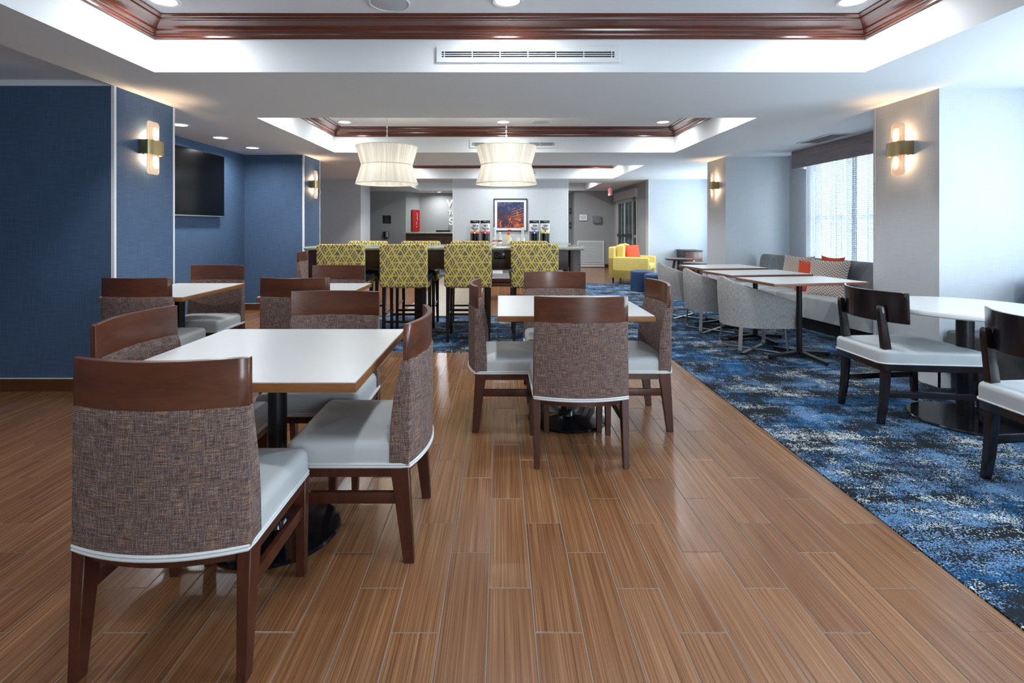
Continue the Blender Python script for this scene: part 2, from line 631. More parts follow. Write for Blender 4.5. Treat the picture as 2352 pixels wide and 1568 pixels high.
def bmdone(name, bm, mat=None, parent=None, loc=None, rot=None, smooth=True, bevel=0.0, seg=2, ang=35):
    bmesh.ops.remove_doubles(bm, verts=bm.verts, dist=1e-5)
    bmesh.ops.recalc_face_normals(bm, faces=bm.faces)
    if bevel > 0:
        es = [e for e in bm.edges if len(e.link_faces) == 2 and e.calc_face_angle(0) > R(ang)]
        bmesh.ops.bevel(bm, geom=es, offset=bevel, segments=seg, profile=0.6, affect='EDGES', clamp_overlap=True)
    me = bpy.data.meshes.new(name)
    bm.to_mesh(me)
    bm.free()
    if smooth:
        me.polygons.foreach_set('use_smooth', [True] * len(me.polygons))
        me.set_sharp_from_angle(angle=R(40))
    me.update()
    return link(name, me, mat, parent, loc, rot)


def addbox(bm, x0, x1, y0, y1, z0, z1):
    vs = [bm.verts.new(p) for p in ((x0, y0, z0), (x1, y0, z0), (x1, y1, z0), (x0, y1, z0), (x0, y0, z1), (x1, y0, z1), (x1, y1, z1), (x0, y1, z1))]
    for f in ((0, 3, 2, 1), (4, 5, 6, 7), (0, 1, 5, 4), (1, 2, 6, 5), (2, 3, 7, 6), (3, 0, 4, 7)):
        bm.faces.new([vs[i] for i in f])
    return vs


def box(name, x0, x1, y0, y1, z0, z1, mat, parent=None, bevel=0.0, loc=None, rot=None):
    bm = bmesh.new()
    addbox(bm, x0, x1, y0, y1, z0, z1)
    return bmdone(name, bm, mat, parent, loc, rot, smooth=bevel > 0, bevel=bevel)


def loft(bm, rings, closed=True, cap=True):
    """rings: lists of points of equal length"""
    vr = [[bm.verts.new(p) for p in r] for r in rings]
    n = len(vr[0])
    for a, b in zip(vr, vr[1:]):
        for i in range(n if closed else n - 1):
            j = (i + 1) % n
            bm.faces.new((a[i], a[j], b[j], b[i]))
    if cap:
        bm.faces.new(list(reversed(vr[0])))
        bm.faces.new(vr[-1])
    return vr


def bar(bm, p0, p1, w0, d0, w1=None, d1=None):
    """tapered post between two points, section w (x) by d (y) for near-vertical ones, else built across the axis"""
    w1 = w0 if w1 is None else w1
    d1 = d0 if d1 is None else d1
    p0, p1 = Vector(p0), Vector(p1)
    ax = (p1 - p0).normalized()
    if abs(ax.z) > 0.6:
        u, v = Vector((1, 0, 0)), Vector((0, 1, 0))
    else:
        v = Vector((0, 0, 1))
        u = ax.cross(v).normalized()
    rs = []
    for p, a, b in ((p0, w0, d0), (p1, w1, d1)):
        rs.append([p + u * (sx * a / 2) + v * (sy * b / 2) for sx, sy in ((-1, -1), (1, -1), (1, 1), (-1, 1))])
    loft(bm, rs)


def lathe(bm, prof, n=32, c=(0, 0), close=False):
    rings = []
    for r, z in prof:
        rings.append([(c[0] + r * math.cos(2 * PI * i / n), c[1] + r * math.sin(2 * PI * i / n), z) for i in range(n)])
    vr = loft(bm, rings, cap=False)
    if close:
        if prof[0][0] > 1e-6:
            bm.faces.new(list(reversed(vr[0])))
        if prof[-1][0] > 1e-6:
            bm.faces.new(vr[-1])


def tube(bm, pts, r, n=8, flat=None):
    pts = [Vector(p) for p in pts]
    rings = []
    up = Vector((0, 0, 1))
    prev = None
    for i, p in enumerate(pts):
        t = (pts[min(i + 1, len(pts) - 1)] - pts[max(i - 1, 0)]).normalized()
        if prev is None:
            a = up if abs(t.z) < 0.9 else Vector((1, 0, 0))
            u = t.cross(a).normalized()
        else:
            u = (prev - t * prev.dot(t)).normalized()
        v = t.cross(u).normalized()
        prev = u
        rings.append([p + u * math.cos(2 * PI * k / n) * r + v * math.sin(2 * PI * k / n) * r for k in range(n)])
    loft(bm, rings)


def rrect(x0, x1, y0, y1, r, z, n=5):
    pts = []
    for cx, cy, a0 in ((x1 - r, y1 - r, 0), (x0 + r, y1 - r, 90), (x0 + r, y0 + r, 180), (x1 - r, y0 + r, 270)):
        for k in range(n + 1):
            a = R(a0 + 90 * k / n)
            pts.append((cx + r * math.cos(a), cy + r * math.sin(a), z))
    return pts


def cushion(bm, x0, x1, y0, y1, z0, z1, r=0.03, cr=0.05, crown=0.012, shape=None):
    """upholstered block: rounded outline, rolled top edge, crowned top; shape(x, y, z) bends it"""
    rings = [rrect(x0, x1, y0, y1, cr, z0)]
    rings.append(rrect(x0, x1, y0, y1, cr, z1 - r))
    for k in range(1, 5):
        a = R(90 * k / 4)
        i = r * (1 - math.cos(a))
        rings.append(rrect(x0 + i, x1 - i, y0 + i, y1 - i, max(cr - i, 0.004), z1 - r + r * math.sin(a)))
    m = min(x1 - x0, y1 - y0) / 2 - r
    for k in (0.25, 0.5, 0.75, 0.96):
        i = r + m * k
        rings.append(rrect(x0 + i, x1 - i, y0 + i, y1 - i, max((cr - r) * (1 - k), 0.003), z1 + crown * (1 - (1 - k) ** 2)))
    if shape:
        rings = [[shape(*p) for p in g] for g in rings]
    loft(bm, rings)


def panel(bm, w0, w1, z0, z1, yo0, yo1, yi0, yi1, bulge, nx=14, nz=4):
    """upright panel bowed backwards (towards -y); outer / inner y given at bottom and top"""
    rings = []
    for k in range(nz + 1):
        f = k / nz
        z = z0 + (z1 - z0) * f
        w_ = (w0 + (w1 - w0) * f) / 2
        yo, yi = yo0 + (yo1 - yo0) * f, yi0 + (yi1 - yi0) * f
        ring = []
        for i in range(nx + 1):
            s = -1 + 2 * i / nx
            ring.append((s * w_, yo - bulge * (1 - s * s), z))
        for i in range(nx + 1):
            s = 1 - 2 * i / nx
            ring.append((s * w_, yi - bulge * (1 - s * s), z))
        rings.append(ring)
    loft(bm, rings)


def disc_prism(bm, c, r, z0, z1, n=32):
    lathe(bm, [(r, z0), (r, z1)], n, c, close=True)


def text_mesh(s, size, depth=0.003):
    cu = bpy.data.curves.new('t', 'FONT')
    cu.body = s
    cu.size = size
    cu.extrude = depth
    cu.offset = size * 0.025
    cu.align_x = 'CENTER'
    cu.align_y = 'CENTER'
    o = bpy.data.objects.new('t', cu)
    COL.objects.link(o)
    dg = bpy.context.evaluated_depsgraph_get()
    me = bpy.data.meshes.new_from_object(o.evaluated_get(dg))
    bpy.data.objects.remove(o)
    return me


def empty(name, label, cat, loc=(0, 0, 0), rz=0.0, group=None):
    o = bpy.data.objects.new(name, None)
    COL.objects.link(o)
    o.empty_display_size = 0.1
    o.location = loc
    o.rotation_euler = (0, 0, rz)
    return tag(o, label, cat, group)


def tag(o, label, cat, group=None):
    o['label'] = label
    o['category'] = cat
    if group:
        o['group'] = group
    return o


def struct(o):
    o['kind'] = 'structure'
    return o


KIDS = {}


def copy_tree(root, loc, rz, label, group=None):
    def rec(o, parent):
        c = o.copy()
        COL.objects.link(c)
        if parent:
            c.parent = parent
        for ch in KIDCACHE.get(o.name, []):
            rec(ch, c)
        return c
    KIDCACHE = {}

    def gather(o):
        ks = [x for x in bpy.data.objects if x.parent == o]
        KIDCACHE[o.name] = ks
        for k in ks:
            gather(k)
    if root.name not in KIDS:
        gather(root)
        KIDS[root.name] = KIDCACHE
    KIDCACHE = KIDS[root.name]
    r = rec(root, None)
    r.location = loc
    r.rotation_euler = (0, 0, rz)
    r['label'] = label
    if group:
        r['group'] = group
    return r


# ================================================================== SETTING
ZC, ZT = 2.385, 2.745          # soffit height, tray ceiling height
XL, XR = -4.6, 4.58            # outer side walls
TX0, TX1 = -2.46, 2.60         # tray sides
floor = struct(box('floor', XL - 0.2, 5.3, -4.0, 18.0, -0.12, -0.0018, M['grout']))

# --- wood-look tiles, laid in thirds
TW, TL, GAP = 0.1524, 0.6117, 0.0040
X0T, Y0T = -0.04, 1.8637
CARX, CY0, CY1, CBACK = 1.672, 5.34, 7.48, 11.7
regions = [(XL, CARX, 0.6, CY0), (XL, -2.4, CY0, CY1), (XL, -1.45, CY1, 16.5), (-0.35, CARX, CY1, 16.5), (CARX, 3.52, CBACK, 16.3)]
tiles = []
for rx0, rx1, ry0, ry1 in regions:
    k0, k1 = math.floor((rx0 - X0T) / TW) - 1, math.ceil((rx1 - X0T) / TW) + 1
    for k in range(k0, k1):
        a, b = X0T + k * TW, X0T + (k + 1) * TW
        a2, b2 = max(a, rx0), min(b, rx1)
        if b2 - a2 < 0.012:
            continue
        base = Y0T - k * TL / 3
        j0 = math.floor((ry0 - base) / TL) - 1
        j1 = math.ceil((ry1 - base) / TL) + 1
        for j in range(j0, j1):
            c, d = base + j * TL, base + (j + 1) * TL
            c2, d2 = max(c, ry0), min(d, ry1)
            if d2 - c2 < 0.02:
                continue
            tiles.append((a2 + GAP / 2, b2 - GAP / 2, c2 + GAP / 2, d2 - GAP / 2))


def inview(t):
    cx, cy = (t[0] + t[1]) / 2, (t[2] + t[3]) / 2
    if t[3] < 1.47:
        return False
    px = 1148 + cx / cy * 1200
    return -60 < px < 2400


vis = sorted([t for t in tiles if inview(t)], key=lambda t: (t[2] + t[3]) ** 2 + 0.3 * (t[0] + t[1]) ** 2)
single = set(vis[:296])
cache = {}
for t in tiles:
    if t not in single:
        continue
    wd, ln = round(t[1] - t[0], 4), round(t[3] - t[2], 4)
    if (wd, ln) not in cache:
        bm = bmesh.new()
        addbox(bm, -wd / 2, wd / 2, -ln / 2, ln / 2, -0.006, 0)
        es = [e for e in bm.edges if all(v.co.z > -0.001 for v in e.verts)]
        bmesh.ops.bevel(bm, geom=es, offset=0.0012, segments=1, affect='EDGES')
        me = bpy.data.meshes.new('tile')
        bm.to_mesh(me)
        bm.free()
        me.materials.append(M['tile'])
        cache[(wd, ln)] = me
    o = bpy.data.objects.new('tile', cache[(wd, ln)])
    COL.objects.link(o)
    o.parent = floor
    o.location = ((t[0] + t[1]) / 2, (t[2] + t[3]) / 2, 0)
bm = bmesh.new()
for t in tiles:
    if t not in single:
        addbox(bm, t[0], t[1], t[2], t[3], -0.006, 0)
me = bpy.data.meshes.new('far_tiles')
bm.to_mesh(me)
bm.free()
o = link('far_tiles', me, M['tile'], floor)
o['kind'] = 'stuff'
# beige square tiles in the aisle and the lobby
bm = bmesh.new()
s = 0.45
for i in range(3):
    yy = CY1
    while yy < 16.4:
        x0 = -1.45 + i * 1.1 / 3
        addbox(bm, x0 + 0.002, x0 + 1.1 / 3 - 0.002, yy + 0.002, min(yy + s, 16.5) - 0.002, -0.006, 0)
        yy += s
o = bmdone('square_tiles', bm, M['beige'], floor, smooth=False)
o['kind'] = 'stuff'
# carpet: wide field on the right and a strip beneath the bar table
bm = bmesh.new()
for z, flip in ((0.006, False),):
    P = [(CARX, 0.0), (XR, 0.0), (XR, 8.98), (5.1, 8.98), (5.1, CBACK), (CARX, CBACK), (CARX, CY1), (-2.4, CY1), (-2.4, CY0), (CARX, CY0)]
    top = [bm.verts.new((x, y, 0.005)) for x, y in P]
    bot = [bm.verts.new((x, y, -0.006)) for x, y in P]
    bm.faces.new(top)
    bm.faces.new(list(reversed(bot)))
    for i in range(len(P)):
        j = (i + 1) % len(P)
        bm.faces.new((top[i], bot[i], bot[j], top[j]))
carpet = bmdone('carpet', bm, M['carpet'], floor, smooth=False)
carpet['label'] = 'distressed blue, black and cream carpet'
o = box('entrance_mat', -2.6, 2.2, 13.4, 15.3, 0.0, 0.006, M['carpet'], floor)

# --- walls
def wall(name, x0, x1, y0, y1, z0, z1, mat, parent=None):
    return struct(box(name, x0, x1, y0, y1, z0, z1, mat, parent))


wl = wall('wall_left', XL - 0.15, XL, -4.0, 18.0, 0, 2.8, M['blue'])
# column 1 and the blue front face that runs off to the left
wall('wall_left_front', XL, -3.015, 4.084, 4.84, 0.0, ZC, M['blue'])
struct(box('trim_1', XL, -3.03, 4.078, 4.10, ZC, 2.43, M['ceil']))
wall('wall_left_alcove', -4.1, -3.93, 4.84, 8.04, 0, ZC, M['blue'])
wall('wall_left_column', -4.4, -3.015, 8.04, 8.76, 0, ZC, M['blue'])
wall('wall_left_rear', XL, -3.24, 12.2, 13.05, 0, ZC, M['grey'])
wall('wall_lobby_left', XL, -2.98, 16.55, 17.9, 0, ZC, M['lobby'])
# angled return wall with the red panel
bm = bmesh.new()
loft(bm, [[(-2.98, 16.55, z), (-2.66, 17.3, z), (-2.75, 17.5, z), (-3.1, 17.5, z)] for z in (0, ZC)])
struct(bmdone('wall_lobby_return', bm, M['lobby'], smooth=False))
wall('wall_lobby_desk', -2.8, 1.0, 17.3, 17.45, 0, ZC, M['lobby'])
wall('wall_center', -1.107, 1.61, 12.3, 12.55, 0, ZC, M['grey'])
wall('wall_lobby_right', 2.31, 3.52, 16.3, 16.5, 0, ZC, M['lobby'])
wall('wall_lobby_end', 0.6, 2.6, 17.6, 17.75, 0, ZC, M['lobby'])
wall('wall_lobby_passage', 2.31, 2.4, 16.5, 17.6, 0, ZC, M['lobby'])
wall('wall_right_rear', 3.505, 5.28, 12.3, 12.55, 0, ZC, M['grey'])
wall('wall_right_column', 3.57, XR, 8.26, 8.98, 0, ZC, M['grey'])
wall('wall_right_front', 3.50, XR, 4.16, 4.89, 0, ZC, M['grey'])
# entrance wall with the sliding doors: plane x = 3.52, opening y 13.35-15.7, z < 2.06
ew = wall('wall_entrance', 3.52, 3.70, 12.55, 13.35, 0, ZC, M['lobby'])
wall('wall_entrance_far', 3.52, 3.70, 15.75, 16.5, 0, ZC, M['lobby'])
wall('wall_entrance_above', 3.52, 3.70, 13.35, 15.75, 2.06, ZC, M['lobby'])
wall('wall_outdoor', 5.4, 5.5, 12.3, 17.2, 0, 2.6, M['masonry'])
struct(box('ceiling_porch', 3.7, 5.6, 12.6, 17.3, 2.6, 2.7, M['ceil']))  # added roof slab, keeps bright sky from showing above the masonry
wall('wall_outdoor_end', 3.7, 5.5, 17.2, 17.3, 0, 2.6, M['masonry'])  # added to close off the white sky past the end of the masonry
# right outer wall with three window openings
WIN = [(0.3, 3.7), (5.35, 7.72), (9.5, 11.9)]
XW = (XR, XR, 5.1)
ys = [-4.0] + [v for p in WIN for v in p] + [13.0]
for i in range(0, len(ys), 2):
    if i == 4:
        wall('wall_right_middle_end', XR, XR + 0.18, ys[i], 8.98, 0, 2.8, M['grey'])
        wall('wall_right_jog', XR + 0.18, 5.28, 8.80, 8.98, 0, 2.8, M['grey'])
        wall('wall_right_lounge', 5.1, 5.28, 8.98, ys[i + 1], 0, 2.8, M['grey'])
    else:
        X_ = 5.1 if i == 6 else XR
        wall('wall_right_%s' % ('near', 'middle', 'lounge', 'end')[i // 2], X_, X_ + 0.18, ys[i], ys[i + 1], 0, 2.8, M['grey'])
for i, (a, b) in enumerate(WIN):
    nm = ('near', 'middle', 'lounge')[i]
    wall('wall_right_%s_sill' % nm, XW[i], XW[i] + 0.18, a, b, 0, 0.60, M['grey'])
    wall('wall_right_%s_head' % nm, XW[i], XW[i] + 0.18, a, b, 2.28, 2.8, M['grey'])
# wall behind the viewer, with an unglazed opening added to let sky light in
wall('wall_back_left', XL, 1.8, -4.15, -4.0, 0, 2.8, M['grey'])
wall('wall_back_right', 3.0, XR, -4.15, -4.0, 0, 2.8, M['grey'])
wall('wall_back_head', 1.8, 3.0, -4.15, -4.0, 2.35, 2.8, M['grey'])


def window(n, a, b, cols):
    X = XW[(1, 0, 2)[n - 1]] + 0.10
    bm = bmesh.new()
    f = 0.06
    addbox(bm, X - 0.04, X + 0.04, a, b, 0.60, 0.60 + f)
    addbox(bm, X - 0.04, X + 0.04, a, b, 2.28 - f, 2.28)
    addbox(bm, X - 0.04, X + 0.04, a, a + f, 0.66, 2.22)
    addbox(bm, X - 0.04, X + 0.04, b - f, b, 0.66, 2.22)
    w_ = struct(bmdone('window_%d' % n, bm, M['trimw'], smooth=False))
    st = (b - a) / cols
    for k in range(1, cols):
        box('mullion', X - 0.045, X + 0.045, a + k * st - 0.05, a + k * st + 0.05, 0.66, 2.22, M['trimw'], w_)
    for k in range(cols):
        y0, y1 = a + k * st + 0.06, a + (k + 1) * st - 0.06
        box('meeting_rail', X - 0.03, X + 0.03, y0, y1, 1.38, 1.44, M['trimw'], w_)
        box('pane', X - 0.004, X + 0.004, y0, y1, 0.66, 1.38, M['glass'], w_)
        box('pane', X - 0.004, X + 0.004, y0, y1, 1.44, 2.22, M['glass'], w_)
    box('sill', X - 0.12, X, a, b, 0.57, 0.60, M['trimw'], w_)
    return w_


window(1, *WIN[1], 3)
window(2, *WIN[0], 4)
window(3, *WIN[2], 3)

# --- ceiling: upper slab, soffits and beams around the four trays
ceil = struct(box('ceiling', XL - 0.2, 5.4, -4.2, 18.0, ZT, ZT + 0.1, M['ceil']))
T_Y = [(-1.6, 3.72), (5.29, 7.78), (9.44, 12.03), (13.2, 16.1)]


def soff(x0, x1, y0, y1, z0=ZC):
    return box('soffit', x0, x1, y0, y1, z0, ZT, M['ceil'], ceil)


soff(-3.015, TX0, -4.0, 18.0)
soff(XL, -3.015, 4.084, 18.0)
soff(XL, -3.015, -4.0, 4.084, 2.43)
soff(TX1, XR, -4.0, 18.0)
soff(XR, XR + 0.2, -4.0, 8.98, 2.6)
soff(XR, 5.3, 8.98, 13.0)
for y0, y1 in ((-4.0, T_Y[0][0]), (T_Y[0][1], T_Y[1][0]), (T_Y[1][1], T_Y[2][0]), (T_Y[2][1], T_Y[3][0]), (T_Y[3][1], 18.0)):
    soff(TX0, TX1, y0, y1)

# crown moulding round trays 1-3
prof = [(0.0, 2.618), (0.010, 2.618), (0.014, 2.626), (0.014, 2.636), (0.022, 2.640), (0.024, 2.650), (0.034, 2.654), (0.040, 2.662)]
for k in range(7):
    a = k / 6
    prof.append((0.044 + 0.066 * a ** 1.6, 2.664 + 0.044 * a ** 0.7))
prof += [(0.114, 2.712), (0.124, 2.714), (0.128, 2.724), (0.140, 2.728), (0.149, 2.736), (0.149, 2.7449), (0.0, 2.7449)]
for i, (y0, y1) in enumerate(T_Y[:3]):
    bm = bmesh.new()
    corners = []
    for sx, sy in ((0, 0), (1, 0), (1, 1), (0, 1)):
        ring = []
        for p, z in prof:
            x = (TX0 + 0.0005 + p) if sx == 0 else (TX1 - 0.0005 - p)
            y = (y0 + 0.0005 + p) if sy == 0 else (y1 - 0.0005 - p)
            ring.append(bm.verts.new((x, y, z)))
        corners.append(ring)
    for a in range(4):
        b = (a + 1) % 4
        for k in range(len(prof) - 1):
            bm.faces.new((corners[a][k], corners[b][k], corners[b][k + 1], corners[a][k + 1]))
    struct(bmdone('trim_%d' % (i + 2), bm, M['crown'], smooth=False))

# white corner guards on column edges
tn = 5
for x, y, sx in ((-3.015, 4.084, 1), (-3.015, 4.84, 1), (-3.015, 8.04, 1), (-3.015, 8.76, 1), (3.50, 4.16, -1), (3.50, 4.89, -1), (3.57, 8.26, -1), (3.57, 8.98, -1),
                 (-1.107, 12.3, -1), (1.61, 12.3, 1), (3.505, 12.3, -1), (-3.24, 12.2, 1)):
    front = y in (4.084, 8.04, 4.16, 8.26, 12.3, 12.2)
    near_left = x < -3 and y < 9
    g = 0.022 if near_left else 0.012
    bm = bmesh.new()
    e = 0.003
    ys_ = (y - e, y + 0.02) if front else (y - 0.02, y + e)
    if sx > 0:
        addbox(bm, x - g, x + e, ys_[0], ys_[1], 0.0, ZC - 0.001)
    else:
        addbox(bm, x - e, x + g, ys_[0], ys_[1], 0.0, ZC - 0.001)
    struct(bmdone('trim_%d' % tn, bm, M['trimw'] if near_left else M['grey'] if x in (3.50, 3.57) else M['trimw'], smooth=False))
    tn += 1

# baseboards
bb = struct(box('baseboard_left', XL, -3.02, 4.070, 4.084, 0, 0.003, M['basetile']))
xx = -3.27
x_edges = [XL, -4.49, -3.88, -3.27, -3.012]
for a, b in zip(x_edges, x_edges[1:]):
    box('base_tile', a + 0.0015, b - 0.0015, 4.072, 4.0845, 0.0, 0.098, M['basetile'], bb)
box('base_cap', XL, -3.012, 4.073, 4.084, 0.0985, 0.104, M['trimw'], bb)
bb = struct(box('baseboard_alcove', -3.93, -3.918, 4.84, 8.04, 0.0, 0.098, M['basetile']))
box('base_cap', -3.93, -3.917, 4.84, 8.04, 0.0985, 0.104, M['trimw'], bb)
bb = struct(box('baseboard_alcove_end', -3.918, -3.012, 8.028, 8.04, 0.0, 0.098, M['basetile']))
box('base_cap', -3.918, -3.012, 8.028, 8.04, 0.0985, 0.104, M['trimw'], bb)
struct(box('baseboard_column_side', -3.015, -3.003, 4.072, 4.84, 0.0, 0.098, M['basetile']))
for nm, a in (('right_front', (3.488, XR, 4.148, 4.16)), ('right_front_side', (3.488, 3.50, 4.148, 4.89)), ('right_column', (3.558, XR, 8.248, 8.26)),
              ('right_rear', (3.505, 5.1, 12.288, 12.3)), ('center', (-1.107, 1.61, 12.288, 12.3)), ('window', (XR - 0.012, XR, 4.89, 8.248))):
    bm = bmesh.new()
    x0, x1, y0, y1 = a
    addbox(bm, x0, x1, y0, y1, 0.0, 0.125)
    bmx = bmdone('baseboard_' + nm, bm, M['trimw'], smooth=False)
    struct(bmx)
    box('base_cap', x0 - 0.004 if x1 - x0 < 0.05 or x0 < 3.6 and x0 > 3 else x0, x1, y0 - 0.004, y1, 0.1255, 0.133, M['trimw'], bmx)
struct(box('baseboard_lobby', 2.31, 3.52, 16.285, 16.3, 0, 0.1, M['espresso']))
struct(box('baseboard_lobby_left', XL, -2.98, 16.535, 16.55, 0, 0.1, M['espresso']))


# ------------------------------------------------------------------ recessed lights, speakers, vents
def downlight(x, y, z, label, power=None, r=0.088):
    t = empty('recessed_light', label, 'ceiling light', (x, y, z), 0, 'recessed ceiling lights')
    if 'ring' not in cache:
        bm = bmesh.new()
        lathe(bm, [(1.0, 0.0), (1.0, -0.05), (0.96, -0.09), (0.78, -0.045), (0.76, 0.0)], 32)
        o = bmdone('trim_ring', bm, M['plastic'])
        cache['ring'] = o.data
        bpy.data.objects.remove(o)
        bm = bmesh.new()
        lathe(bm, [(0.0, -0.042), (0.4, -0.042), (0.775, -0.035)], 32)
        bmesh.ops.remove_doubles(bm, verts=bm.verts, dist=1e-4)
        o = bmdone('lens', bm, M['lens'])
        cache['lens'] = o.data
        bpy.data.objects.remove(o)
    for nm in ('ring', 'lens'):
        o = link('trim_ring' if nm == 'ring' else 'lens', cache[nm], None, t)
        o.scale = (r * 1.15, r * 1.15, r * 1.15)
    d = bpy.data.lights.new('downlight', 'AREA')
    d.shape = 'DISK'
    d.size = r * 1.6
    d.energy = DOWN_W if power is None else power
    d.color = DOWN_C
    d.spread = R(165)
    lo = bpy.data.objects.new('downlight', d)
    COL.objects.link(lo)
    lo.parent = t
    lo.location = (0, 0, -0.014)
    return t


LX = (-2.17, 0.05, 2.28)
side = ('left', 'middle', 'right')
for i, x in enumerate(LX):
    downlight(x, 3.37, ZT, 'round recessed light in the nearest ceiling tray, %s one above the long vent' % side[i], 9.5)
for y in (1.5, -0.5):
    for i, x in enumerate(LX):
        downlight(x, y, ZT, 'recessed light overhead in the nearest ceiling tray, %s one of the %s row' % (side[i], 'middle' if y > 0 else 'rearmost'), 7.5)
for i, x in enumerate(LX):
    downlight(x, 7.30, ZT, 'small round recessed light in the second ceiling tray, %s one' % side[i], 9.5)
    downlight(x, 5.72, ZT, '%s recessed light at the near side of the second ceiling tray' % side[i])
    downlight(x, 11.6, ZT, '%s recessed light at the far side of the third ceiling tray' % side[i], 20)
    downlight(x, 9.9, ZT, '%s recessed light at the near side of the third ceiling tray' % side[i], 20)
for x in (-1.6, 0.2, 1.9):
    downlight(x, 14.6, ZT, 'recessed light in the lobby ceiling tray, %s one' % ('left' if x < 0 else 'right' if x > 1 else 'middle'), 30)
for i, y in enumerate((5.64, 6.47, 7.30)):
    downlight(-3.46, y, ZC, 'recessed light in the low ceiling beside the television, %s of three' % ('nearest', 'middle', 'farthest')[i], 11)
downlight(-1.95, 16.8, ZC, 'small recessed light over the reception desk wall', 14, 0.07)


def disc_speaker(x, y, label, r=0.135):
    t = empty('ceiling_speaker', label, 'speaker', (x, y, ZT), 0, 'ceiling speakers')
    bm = bmesh.new()
    lathe(bm, [(r, 0), (r, -0.008), (r * 0.93, -0.010), (r * 0.90, -0.006), (r * 0.88, 0)], 36)
    bmdone('rim', bm, M['plastic'], t)
    bm = bmesh.new()
    lathe(bm, [(0.0, -0.012), (r * 0.5, -0.011), (r * 0.89, -0.006)], 36)
    bmdone('grille', bm, plain('speaker_grille', (0.55, 0.57, 0.60, 1), 0.6), t)


disc_speaker(-0.72, 3.40, 'round white ceiling speaker in the nearest tray, left of the middle light')
disc_speaker(0.58, 7.30, 'faint round ceiling speaker in the second tray, right of the second pendant chain')


def wall_vent(y, label, xa=-0.449, xb=0.849):
    cx = (xa + xb) / 2
    t = empty('air_vent', label, 'air vent', (cx, y, 2.508), 0, 'long white air vents')
    w_, h = (xb - xa) / 2, 0.056
    iw, ih = w_ - 0.035, 0.0205
    bm = bmesh.new()
    for x0, x1, z0, z1 in ((-w_, w_, ih, h), (-w_, w_, -h, -ih), (-w_, -iw, -ih, ih), (iw, w_, -ih, ih)):
        addbox(bm, x0, x1, -0.014, 0.0, z0, z1)
    bmdone('frame', bm, M['plastic'], t, smooth=False)
    box('backing', -iw, iw, -0.001, 0.0, -ih, ih, M['dark'], t)
    for k in range(2):
        z = -0.0068 + k * 0.0136
        box('slat', -iw, iw, -0.011, -0.003, z - 0.0024, z + 0.0024, M['plastic'], t)
    for k in range(7):
        x = -iw + 0.02 + (2 * iw - 0.04) * k / 6
        box('divider', x - 0.003, x + 0.003, -0.013, -0.004, -ih, ih, M['plastic'], t)


wall_vent(3.72, 'long white slot vent on the face of the nearest ceiling tray')
wall_vent(7.78, 'long white slot vent behind the right pendant lamp')
wall_vent(12.03, 'small far slot vent on the third ceiling tray, right of the pendant')
# ceiling diffuser by the window
t = empty('ceiling_diffuser', 'rectangular louvred vent in the ceiling above the wooden curtain pelmet', 'air vent', (4.05, 6.52, ZC), R(0))
bm = bmesh.new()
for x0, x1, y0, y1 in ((-0.15, -0.12, -0.36, 0.36), (0.12, 0.15, -0.36, 0.36), (-0.12, 0.12, -0.36, -0.33), (-0.12, 0.12, 0.33, 0.36)):
    addbox(bm, x0, x1, y0, y1, -0.010, 0)
bmdone('frame', bm, M['plastic'], t, smooth=False)
box('backing', -0.12, 0.12, -0.33, 0.33, -0.001, 0, M['doorgrey'], t)
for k in range(8):
    x = -0.105 + k * 0.03
    bm = bmesh.new()
    loft(bm, [[(x - 0.008, y, -0.009), (x - 0.004, y, -0.009), (x + 0.010, y, -0.0015), (x + 0.006, y, -0.0015)] for y in (-0.33, 0.33)])
    bmdone('louvre', bm, M['plastic'], t, smooth=False)


# ------------------------------------------------------------------ wall sconces
def sconce(x, y, z, sx, label):
    """sx=+1: mounted on a wall facing +x"""
    t = empty('wall_sconce', label, 'wall light', (x, y, z), 0 if sx > 0 else PI, 'brass and acrylic wall sconces')
    # local frame: wall plane x=0, out is +x, width along y
    box('back_plate', 0.0, 0.02, -0.055, 0.055, -0.06, 0.06, M['bronze'], t, bevel=0.003)
    for k, (w_, h, d0, d1) in enumerate(((0.078, 0.225, 0.052, 0.058), (0.056, 0.203, 0.058, 0.066), (0.034, 0.180, 0.066, 0.076))):
        bm = bmesh.new()
        pts = rrect(-w_, w_, -h, h, 0.03, 0, 6)
        loft(bm, [[(d, p[0], p[1]) for p in pts] for d in (d0, d1)])
        bmdone('acrylic_leaf', bm, M['acrylic'], t, bevel=0.001, seg=1)
    bm = bmesh.new()
    outer, inner = [], []
    n = 16
    for k in range(n + 1):
        s_ = -1 + 2 * k / n
        outer.append((0.080 + 0.025 * (1 - abs(s_) ** 3), s_ * 0.105))
        inner.append((0.076 + 0.025 * (1 - abs(s_) ** 3), s_ * 0.103))
    outer = [(0.0, -0.105)] + outer + [(0.0, 0.105)]
    inner = [(0.0, -0.102)] + inner + [(0.0, 0.102)]
    ring = outer + inner[::-1]
    loft(bm, [[(p[0], p[1], zz) for p in ring] for zz in (-0.060, 0.060)])
    bmdone('brass_band', bm, M['bronze'], t)
    for zz in (0.085, -0.085):
        d = bpy.data.lights.new('sconce_lamp', 'POINT')
        d.energy = 3.6
        d.color = WARM
        d.shadow_soft_size = 0.015
        lo = bpy.data.objects.new('sconce_lamp', d)
        COL.objects.link(lo)
        lo.parent = t
        lo.location = (0.032, 0, zz)
        d = bpy.data.lights.new('sconce_wash', 'SPOT')
        d.energy = 6
        d.color = WARM
        d.spot_size = R(120)
        d.spot_blend = 0.9
        d.shadow_soft_size = 0.02
        lo = bpy.data.objects.new('sconce_wash', d)
        COL.objects.link(lo)
        lo.parent = t
        lo.location = (0.090, 0, zz * 0.8)
        lo.rotation_euler = (PI if zz > 0 else 0, 0, 0)


